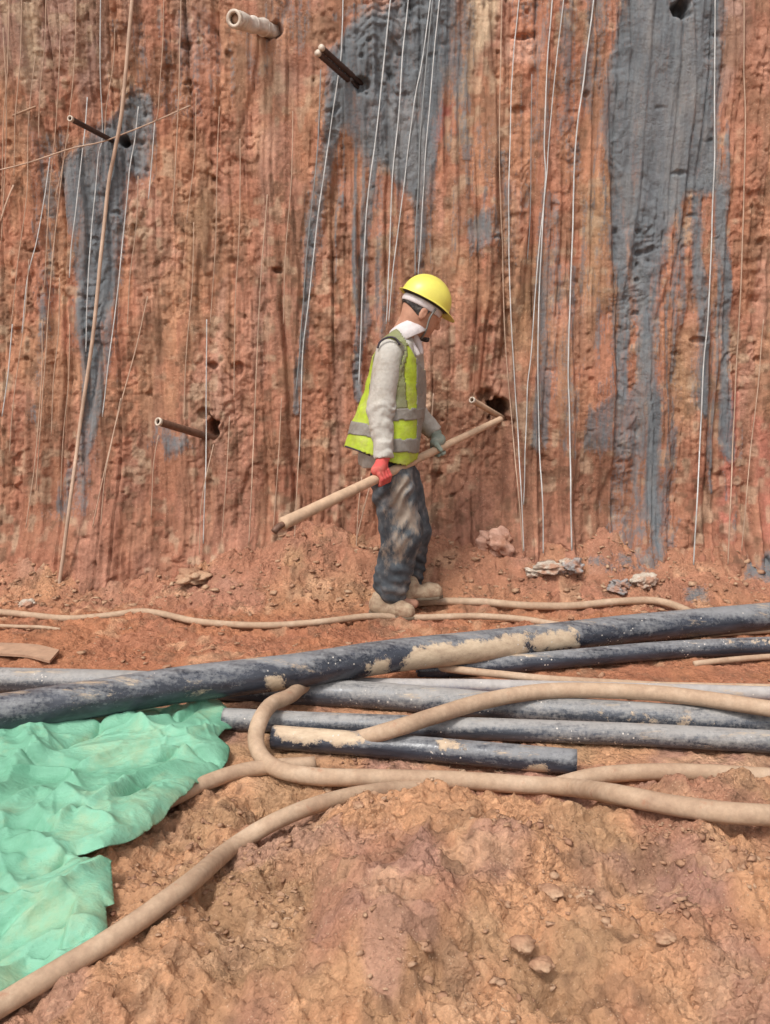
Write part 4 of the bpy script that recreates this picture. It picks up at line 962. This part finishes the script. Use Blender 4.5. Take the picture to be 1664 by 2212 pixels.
def jacket_sdf(P):
    d = torso(P)+0.014
    a = cap(P, sh_n, el_n, .074, .066); a = smin(a, cap(P, el_n, wr_n, .064, .046), .03)
    ax = nrm(wr_n-el_n); tt = (P-el_n)@ax
    fold = 1-2*np.abs(np.sin(tt*62+3.5*fbm(P[..., 0]*16+P[..., 1]*9, P[..., 2]*12, 5, 2)+P[..., 0]*22))
    inf = sst(-0.05, 0.04, tt)
    a = a + 0.0045*fold*inf*(.1+1.2*vn(P[..., 0]*16, P[..., 2]*14, 8)) - 0.006*inf + 0.010*wr(P, 7, 7, .6)+ 0.008*wr(P, 20, 9, 1.2)*inf + .006
    b = cap(P, sh_f, el_f, .072, .062); b = smin(b, cap(P, el_f, wr_f, .06, .044), .03) + 0.008*wr(P, 12, 17)
    a = np.maximum(a, (P-wr_n)@nrm(wr_n-el_n)-0.012); b = np.maximum(b, (P-wr_f)@nrm(wr_f-el_f)-0.0)
    d = smin(smin(d+0.006*wr(P, 12, 3), a, .035), b, .035)
    return d
v, f = surfnet(jacket_sdf, (-.35, Y0-.40, .55), (.45, Y0+.42, 1.62), .0075)
part('jacket', v, f, M['jacket'])
# collar: a folded ring around the neck
nk = PP(884, 706, 0); 
def collar_sdf(P):
    ax = nrm(np.array((-.55, 0, 1.0))); q = P-(PP(876, 716, 0)); h = q@ax; r = np.linalg.norm(q-h[..., None]*ax, axis=-1)
    R0 = .082-.25*h
    d = np.abs(r-R0)-.009; d = np.maximum(d, np.abs(h-.002)-.034)
    return d
cc = PP(876, 716, 0); axc = nrm((-.42, 0, 1.0)); sx_ = nrm(np.cross(axc, (0, 1, 0))); sy_ = np.cross(axc, sx_)
vs = []; nseg = 40; prof = [(.060, .040), (.068, .046), (.078, .036), (.096, .004), (.108, -.030), (.103, -.034), (.090, -.006), (.070, .028)]
for k in range(nseg):
    a = 2*math.pi*k/nseg
    drop = 0.030*max(0, -math.cos(a))**2       # the two leaves come down at the throat
    for rr, hh in prof:
        vs.append(cc + sx_*math.cos(a)*rr*(-1) + sy_*math.sin(a)*rr*1.05 + axc*(hh-drop*(1 if hh < .02 else .5)))
m_ = len(prof); f = [(k*m_+j, k*m_+(j+1) % m_, ((k+1) % nseg)*m_+(j+1) % m_, ((k+1) % nseg)*m_+j) for k in range(nseg) for j in range(m_)]
part('collar', np.array(vs), f, M['collar'])
# placket of the white shirt front
pl = [PP(a, b, -.03) for a, b in ((893, 722), (906, 748), (910, 765))]
P_ = catmull(pl, .008); v, f, _, _ = tube_data(P_, np.linspace(.022, .012, len(P_)), 10); part('shirt_front', v, f, M['collar'])
pl = [PP(a, b, -.075) for a, b in ((868, 716), (884, 737), (898, 757), (904, 768))]
P_ = catmull(pl, .008); v, f, _, _ = tube_data(P_, np.linspace(.020, .012, len(P_)), 10); part('collar_leaf', v, f, M['collar'])

# vest
vest_rows = [row(706, 860, 893, 0, .07), row(716, 848, 901, 0, .12), row(735, 828, 908, 0, .185), row(770, 808, 913, 0, .205), row(800, 800, 914, 0, .205), row(850, 785, 915, 0, .20), row(900, 768, 914, 0, .20), row(935, 756, 911, 0, .205), row(965, 744, 908, 0, .21), row(1010, 738, 897, 0, .215)]
vt = loft(vest_rows)
def vest_sdf(P): return vt(P) + 0.019*wr(P, 8, 27, 0.6) - 0.002
v, f = surfnet(vest_sdf, (-.40, Y0-.30, .60), (.40, Y0+.30, 1.66), .0065)
px_, py_ = to_px(v); fc = v[f].mean(1); fpx, fpy = to_px(fc)
def vest_keep(fc, fpx, fpy):
    hem = np.interp(fpx, [735, 800, 850, 878, 910], [960, 982, 1000, 1006, 985])
    k = (fpy < hem)
    # neck hole
    k &= ~((fpy < np.interp(fpx, [840, 862, 880, 905, 915], [690, 716, 742, 785, 800])))
    d1, _ = seg_dist(fpx*1.0, fpy*1.0, [(846, 762), (826, 830)])
    hole = (np.abs(fc[:, 1]-Y0) > .105) & (d1 < np.where(fpy > 760, 27, 30) )
    return k & ~hole
keep = vest_keep(fc, fpx, fpy)
def sub(v, f, keep, grow=0.0, nrmv=None):
    f2 = f[keep]; u = np.unique(f2); r = -np.ones(len(v), int); r[u] = np.arange(len(u)); vv_ = v[u]
    if grow: vv_ = vv_+nrmv[u]*grow
    return vv_, r[f2]
vn_ = np.zeros_like(v); fn_ = np.cross(v[f[:, 2]]-v[f[:, 0]], v[f[:, 3]]-v[f[:, 1]]); fn_ /= np.linalg.norm(fn_, axis=1)[:, None]+1e-9
for k in range(4): np.add.at(vn_, f[:, k], fn_)
vn_ /= np.linalg.norm(vn_, axis=1)[:, None]+1e-9
a, b = sub(v, f, keep); vest = part('vest', a, b, M['vest'])
md = vest.modifiers.new('cloth', 'SOLIDIFY'); md.thickness = .004; md.offset = 0
def vband(name, sel, mat, g):
    a, b = sub(v, f, keep & sel, g, vn_); o = new_mesh(name, a, b, mat, vest, origin=base_pt); md = o.modifiers.new('cloth', 'SOLIDIFY'); md.thickness = .002; md.offset = 1; return o
bandj = 2.5*fbm(fc[:, 0]*25, fc[:, 2]*25, 700, 2)
top1 = np.interp(fpx, [745, 800, 838, 850, 915], [908, 917, 915, 884, 879])+bandj
vband('reflective_band', (fpy > top1) & (fpy < top1+np.interp(fpx, [800, 850], [29, 25])), M['band'], .0035)
vband('reflective_band', (fpx > 838) & (fpy > 948+bandj) & (fpy < 976+bandj), M['band'], .0035)
vband('shoulder_band', (((np.abs(fpx-864-np.clip((fpy-820)*.06, -6, 6)) < 11) & (fc[:, 1] < Y0+.05) & (fpy < 882)) | ((np.abs(fc[:, 1]-Y0) > .06) & (fpy < 748))), M['trim'], .003)
vband('front_edging', (fpx > 899+bandj*.5) & (fpy < 975) & (fpy > 745), M['band'], .003)
d1, _ = seg_dist(fpx, fpy, [(846, 762), (826, 830)])
for sd_s in (-1, 1): vband('armhole_trim', (d1 < 34) & ((fc[:, 1]-Y0)*sd_s > .10) & (fpx > 800), M['trim'], .004)
# shadow under the back hem, painted as a thin dark tube
P_ = catmull([PP(a, b, -.20) for a, b in ((746, 964), (770, 972), (800, 984))], .008); v2, f2, _, _ = tube_data(P_, .004, 8); new_mesh('hem_shadow_line', v2, f2, M['dark_trim_hem_shadow'], vest, origin=base_pt)
P_ = catmull([PP(a, b, -.205) for a, b in ((816, 752), (822, 738), (838, 729), (854, 731), (864, 745))], .008); v2, f2, _, _ = tube_data(P_, .005, 8); new_mesh('armhole_binding', v2, f2, M['dark_trim_hem_shadow'], vest, origin=base_pt)

# trousers
hip_n = PP(846, 1030, -.075); kn_n = PP(862, 1150, -.085); an_n = PP(843, 1282, -.085)
hip_f = PP(868, 1030, .085); kn_f = PP(888, 1140, .13); an_f = PP(880, 1262, .20)
hips = loft([row(985, 800, 890, 0, .15), row(1000, 802, 892, 0, .155), row(1050, 802, 897, 0, .165), row(1075, 808, 895, 0, .14), row(1090, 815, 890, 0, .10)])
def trouser_sdf(P):
    a = smin(cap(P, hip_n, kn_n, .104, .098), cap(P, kn_n, an_n, .100, .068), .05)
    a = smin(a, cap(P, PP(850, 1225, -.085), PP(840, 1262, -.085), .080, .078), .03)
    b = smin(cap(P, hip_f, kn_f, .100, .092), cap(P, kn_f, an_f, .094, .070), .05)
    z = P[..., 2]
    low = sst(.42, .12, z)
    fold = np.sin(z*110 + P[..., 0]*45 + 4*fbm(P[..., 0]*9, P[..., 1]*9+z*5, 31, 2))
    dg = np.sin(z*62-P[..., 0]*85+3*fbm(P[..., 0]*8, z*8, 35, 2))*sst(.30, .55, z)
    d = smin(smin(hips(P)+.005, a, .05), b, .04)
    am = sst(.35, .7, vn(P[..., 0]*11, z*8, 39)); d = d + .0026*fold*(0.1+low)*am*1.6 + .006*dg*(1.2-am) + .028*wr(P, 8, 37, .7) + .006*wr(P, 18, 38, .8)
    d = np.maximum(d, PP(840, 1308, -.085)[2]-z)
    return d
v, f = surfnet(trouser_sdf, (-.35, Y0-.33, .03), (.45, Y0+.36, 1.06), .0075)
qx, qy = to_px(v)
mm = np.zeros(len(v))
for poly_, k in (([(850, 1030), (882, 1035), (880, 1075), (905, 1110), (905, 1150), (850, 1130), (840, 1080)], .95), ([(820, 1190), (860, 1140), (900, 1170), (870, 1230), (830, 1240)], .55), ([(800, 1060), (850, 1100), (880, 1180), (840, 1180)], .35)):
    mm = np.maximum(mm, k*np.clip(.5-poly_sd(qx, qy, poly_)/40, 0, 1)*(v[:, 1] < Y0+.02))
part('trousers', v, f, M['trousers'], attrs={'mud': mm})

# body under the clothes: one surface, head to feet
az, tl = math.radians(16), math.radians(28)
Fh = np.array((math.cos(az)*math.cos(tl), math.sin(az)*math.cos(tl), -math.sin(tl)))
Sd = nrm(np.cross(Fh, (0, 0, 1.0))); Uh = np.cross(Sd, Fh); RH = np.stack([Fh, Sd, Uh])
hc = PP(910, 672, 0)
def H(a, s, u): return hc+Fh*a+Sd*s+Uh*u
def hand_sdf(P, wrist, centre, along, palm_n, r_pole, scale=1.0):
    """palm beside the pole, four fingers wrapped round it, thumb from the side of the palm"""
    along = nrm(along); pn = nrm(palm_n-along*np.dot(palm_n, along)); t3 = np.cross(along, pn)
    pc = centre+pn*(r_pole+.017)
    d = cap(P, wrist, pc-along*0.0, .026, .030)
    d = smin(d, cap(P, pc-along*.028, pc+along*.030, .022, .021), .018)
    for k, (o, L) in enumerate(((-.030, .85), (-.010, 1.0), (.010, 1.05), (.031, .95))):
        R_ = r_pole+.012; pts = []
        for a in (0, .7, 1.5, 2.3, 3.0*L):
            pts.append(centre+along*(o*1.02)+R_*(pn*math.cos(a)+t3*math.sin(a)))
        for i in range(4): d = smin(d, cap(P, pts[i], pts[i+1], .0105-.0006*i, .0100-.0006*i), .004)
    th = [pc+along*.030, centre+along*.050+(r_pole+.014)*(pn*math.cos(-.8)+t3*math.sin(-.8)), centre+along*.045+(r_pole+.012)*(pn*math.cos(-1.9)+t3*math.sin(-1.9))]
    d = smin(d, cap(P, th[0], th[1], .014, .012), .012); d = smin(d, cap(P, th[1], th[2], .012, .010), .006)
    return d
pole_a = at_y(612, 1131, 3.72); pole_b = at_y(1082, 905, 5.03)
pdir = nrm(pole_b-pole_a)
def on_pole(px):
    t = np.linspace(0, 1, 400); Q = pole_a+(pole_b-pole_a)*t[:, None]; x, y = to_px(Q); k = np.argmin(np.abs(x-px)); return Q[k], t[k]
h_n, t_n = on_pole(822); h_f, t_f = on_pole(953)
r_at = lambda t: .0275+(.0165-.0275)*t
hn = lambda P, g=0: hand_sdf(P, wr_n, h_n, pdir, np.array((-.25, -.35, 1.0)), r_at(t_n))-g
hf = lambda P, g=0: hand_sdf(P, wr_f, h_f, -pdir, np.array((-.3, .35, 1.0)), r_at(t_f))-g
def body_sdf(P):
    d = ell(P, H(0, 0, .015), RH, (.098, .078, .102))
    d = smin(d, ell(P, H(.035, 0, -.055), RH, (.062, .056, .062)), .03)
    d = smin(d, ell(P, H(.070, 0, -.098), RH, (.024, .024, .018)), .022)
    d = smin(d, cap(P, H(.092, 0, .005), H(.112, 0, -.030), .009, .013), .010)
    d = smin(d, cap(P, H(.088, -.03, .018), H(.088, .03, .018), .011, .011), .012)
    d = smin(d, cap(P, H(.086, -.018, -.064), H(.086, .018, -.064), .009, .009), .006)
    d = np.maximum(d, -ell(P, H(.102, -.032, -.002), RH, (.014, .016, .009)))
    d = np.maximum(d, -ell(P, H(.102, .032, -.002), RH, (.014, .016, .009)))
    for s in (-1, 1):
        d = smin(d, ell(P, H(.090, s*.031, -.002), RH, (.012, .013, .010)), .002)
        e = ell(P, H(-.008, s*.080, -.018), RH, (.019, .010, .033)); e = np.maximum(e, -ell(P, H(-.004, s*.092, -.016), RH, (.010, .008, .020))); d = smin(d, e, .006)
    d = smin(d, cap(P, H(-.02, 0, -.05), PP(872, 728, 0), .058, .066), .025)
    d = smin(d, torso(P)+.045, .03)
    d = smin(d, cap(P, sh_n, el_n, .05, .042), .03); d = smin(d, cap(P, el_n, wr_n, .040, .028), .02)
    d = smin(d, cap(P, sh_f, el_f, .05, .042), .03); d = smin(d, cap(P, el_f, wr_f, .040, .028), .02)
    d = smin(d, hn(P, -.003), .008); d = smin(d, hf(P, -.003), .008)
    d = smin(d, hips(P)+.035, .03)
    for h_, k_, a_ in ((hip_n, kn_n, an_n), (hip_f, kn_f, an_f)):
        d = smin(d, cap(P, h_, k_, .072, .052), .03); d = smin(d, cap(P, k_, a_, .050, .036), .02)
        d = smin(d, cap(P, a_+np.array((0, 0, -.03)), a_+np.array((.12, .02, -.06)), .034, .026), .02)
    return d
v, f = surfnet(body_sdf, (-.35, Y0-.45, -.02), (.50, Y0+.42, 1.82), .0062)
part('body', v, f, M['skin'])
gl = lambda P: np.maximum(np.minimum(smin(hn(P, .001), cap(P, wr_n+nrm(el_n-wr_n)*.03, wr_n, .043, .034), .01), 9), 0*P[..., 0]-9)
lo = np.minimum(h_n, wr_n)-.10; hi = np.maximum(h_n, wr_n)+.10
v, f = surfnet(gl, lo, hi, .0042); part('glove', v, f, M['glove_red'])['label'] = 'red glove'
gl2 = lambda P: smin(hf(P, .002), cap(P, wr_f+nrm(el_f-wr_f)*.03, wr_f, .040, .034), .01)
lo = np.minimum(h_f, wr_f)-.10; hi = np.maximum(h_f, wr_f)+.10
v, f = surfnet(gl2, lo, hi, .0042); part('glove', v, f, M['glove_grey'])['label'] = 'grey green glove'
# hair at the back and side, dark patch below the chin and along the jaw
def hair_sdf(P):
    d = ell(P, H(-.006, 0, .012), RH, (.101, .083, .102)) + .003*wr(P, 60, 77)
    q = (P-hc); a = q@Fh; u = q@Uh
    d = np.maximum(d, a-.018-.4*u); d = np.maximum(d, -u-.048-.45*np.clip(a, -1, 0))
    return np.maximum(d, -ell(P, H(-.004, -.085, -.02), RH, (.024, .03, .034)))
v, f = surfnet(hair_sdf, hc-.14, hc+.14, .005); part('hair', v, f, M['hair'])
def jaw_patch_sdf(P):
    d = ell(P, H(.070, 0, -.104), RH, (.034, .030, .020)); d = smin(d, cap(P, H(.066, -.050, -.060), H(.010, -.072, -.030), .010, .008), .012)
    return smin(d, cap(P, H(.066, -.050, -.060), H(.074, -.015, -.10), .010, .014), .012)+.003*wr(P, 60, 79)
v, f = surfnet(jaw_patch_sdf, hc-.16, hc+.16, .005); part('dark_jaw_patch', v, f, M['hair'])
# helmet
def ring(fn, nu, nv):
    vs = np.array([fn(i/(nu-1), 2*math.pi*j/nv) for i in range(nu) for j in range(nv)])
    f = [(i*nv+j, i*nv+(j+1) % nv, (i+1)*nv+(j+1) % nv, (i+1)*nv+j) for i in range(nu-1) for j in range(nv)]
    return vs, f
def shell(u, a, g=0.0):
    c, s = math.cos(a), math.sin(a)
    if u < .78:
        ph = (u/.78)*math.pi/2; r = math.sin(ph); h = math.cos(ph)
        ridge = .008*math.exp(-(s*r/.16)**2)*(1 if c*r > -.9 else 1)*h**.3 if h > 0 else 0
        return H((c*r)*(.128+g)-.002, s*r*(.104+g), .052+(.118+g)*h**.92+ridge)
    k = (u-.78)/.22; ext = .014+.034*max(0, c)**2.2
    return H(c*(.128+g+ext*k)-.002, s*(.104+g+.012*k), .052-.004*k-.016*k*max(0, c)**2)
v, f = ring(lambda u, a: shell(u, a), 44, 56)
hl = part('helmet', v, f, M['helmet']); md = hl.modifiers.new('shell', 'SOLIDIFY'); md.thickness = .003; md.offset = -1
v, f = ring(lambda u, a: H(math.cos(a)*(.122-.02*u)-.002, math.sin(a)*(.098-.016*u), .050-.010*u), 4, 48)
o = new_mesh('helmet_lining', v, f, M['helmet_in'], hl, origin=base_pt)
P_ = [shell(.60+.018*math.sin(k*1.3), -1.0+.03*k, .001) for k in range(9)]
for z0, k0, k1 in ((.60, -1.15, -.80), (.645, -1.12, -.86)):
    P_ = np.array([shell(z0, k0+(k1-k0)*k/10, .0015) for k in range(11)]); v, f, _, _ = tube_data(P_, .003, 6); new_mesh('printed_mark', v, f, M['helmet_mark'], hl, origin=base_pt)
# white head band below the rim, chin strap
v, f = ring(lambda u, a: H(math.cos(a)*(.104+.004*math.sin(u*3.14))-.006, math.sin(a)*(.086+.004*math.sin(u*3.14)), .040-.034*u-.018*0), 6, 48)
o = part('head_band', v, f, M['collar']); md = o.modifiers.new('t', 'SOLIDIFY'); md.thickness = .003
for s in (-1, 1):
    P_ = catmull([H(.035, s*.088, .03), H(.03, s*.084, -.02), H(.045, s*.068, -.075), H(.055, s*.03, -.115), H(.055, 0, -.120)], .008); v, f, _, _ = tube_data(P_, .0045, 6); part('chin_strap', v, f, M['strap'])
# shoes
def shoe(heel, toe, name='shoe'):
    heel = np.array(heel); toe = np.array(toe); ax = nrm(toe-heel); L = np.linalg.norm(toe-heel); sd_ = np.cross(ax, (0, 0, 1.0))
    def s(P):
        d = cap(P, heel+ax*.045+np.array((0, 0, .038)), toe-ax*.045+np.array((0, 0, .028)), .042, .032)
        d = smin(d, cap(P, heel+ax*.05+np.array((0, 0, .05)), heel+ax*.055+np.array((0, 0, .085)), .043, .040), .03)
        d = smin(d, cap(P, toe-ax*.075+np.array((0, 0, .042)), toe-ax*.045+np.array((0, 0, .036)), .043, .040), .02)
        return np.maximum(d+.003*wr(P, 40, 91), heel[2]+.012-P[..., 2])
    v, f = surfnet(s, np.minimum(heel, toe)-.10, np.maximum(heel, toe)+np.array((.10, .10, .20)), .0055)
    o = part(name, v, f, M['shoe'])
    def so(P):
        q = P-heel; a = q@ax; b = q@sd_; w = np.interp(a, [0, .03, .10, .2, L-.03, L], [.02, .037, .034, .044, .038, .012]); 
        d = np.maximum(np.abs(b)-w, np.maximum(-a, a-L)); return np.maximum(d, np.abs(P[..., 2]-heel[2]-.007)-.009)
    v, f = surfnet(so, np.minimum(heel, toe)-.08, np.maximum(heel, toe)+.08, .005)
    new_mesh('sole', v, f, M['sole'], o, origin=base_pt)
hz = float(ground_h(PP(850, 1330)[0], 4.38))+.008
a = at_z(800, 1322, hz); b = at_z(897, 1338, hz); shoe(a, b)
hz2 = float(ground_h(PP(900, 1290)[0], 4.66))+.008
a = at_z(865, 1296, hz2); b = at_z(957, 1290, hz2); shoe(a, b)

# ------------------------------------------------------------ the pole he holds
P_ = np.array([pole_a+(pole_b-pole_a)*k/120 for k in range(121)])
tt = np.linspace(0, 1, 121)
pr = thing('long_pole', tuple(pole_a), 'long pale wooden pole held in both gloved hands, its far end at the bore hole', 'pole')
v, f, _, _ = tube_data(P_, .0275+(.0165-.0275)*tt, 20, rough=.05, seed=3); new_mesh('shaft', v, f, M['wood'], pr, origin=pole_a)
e = [pole_a-pdir*.0, pole_a-pdir*.03+np.array((0, 0, -.004)), pole_a-pdir*.055+np.array((0, 0, -.016))]
v, f, _, _ = tube_data(catmull(e, .006), .013, 10, rough=.3); new_mesh('frayed_end', v, f, M['steel_brown'], pr, origin=pole_a)
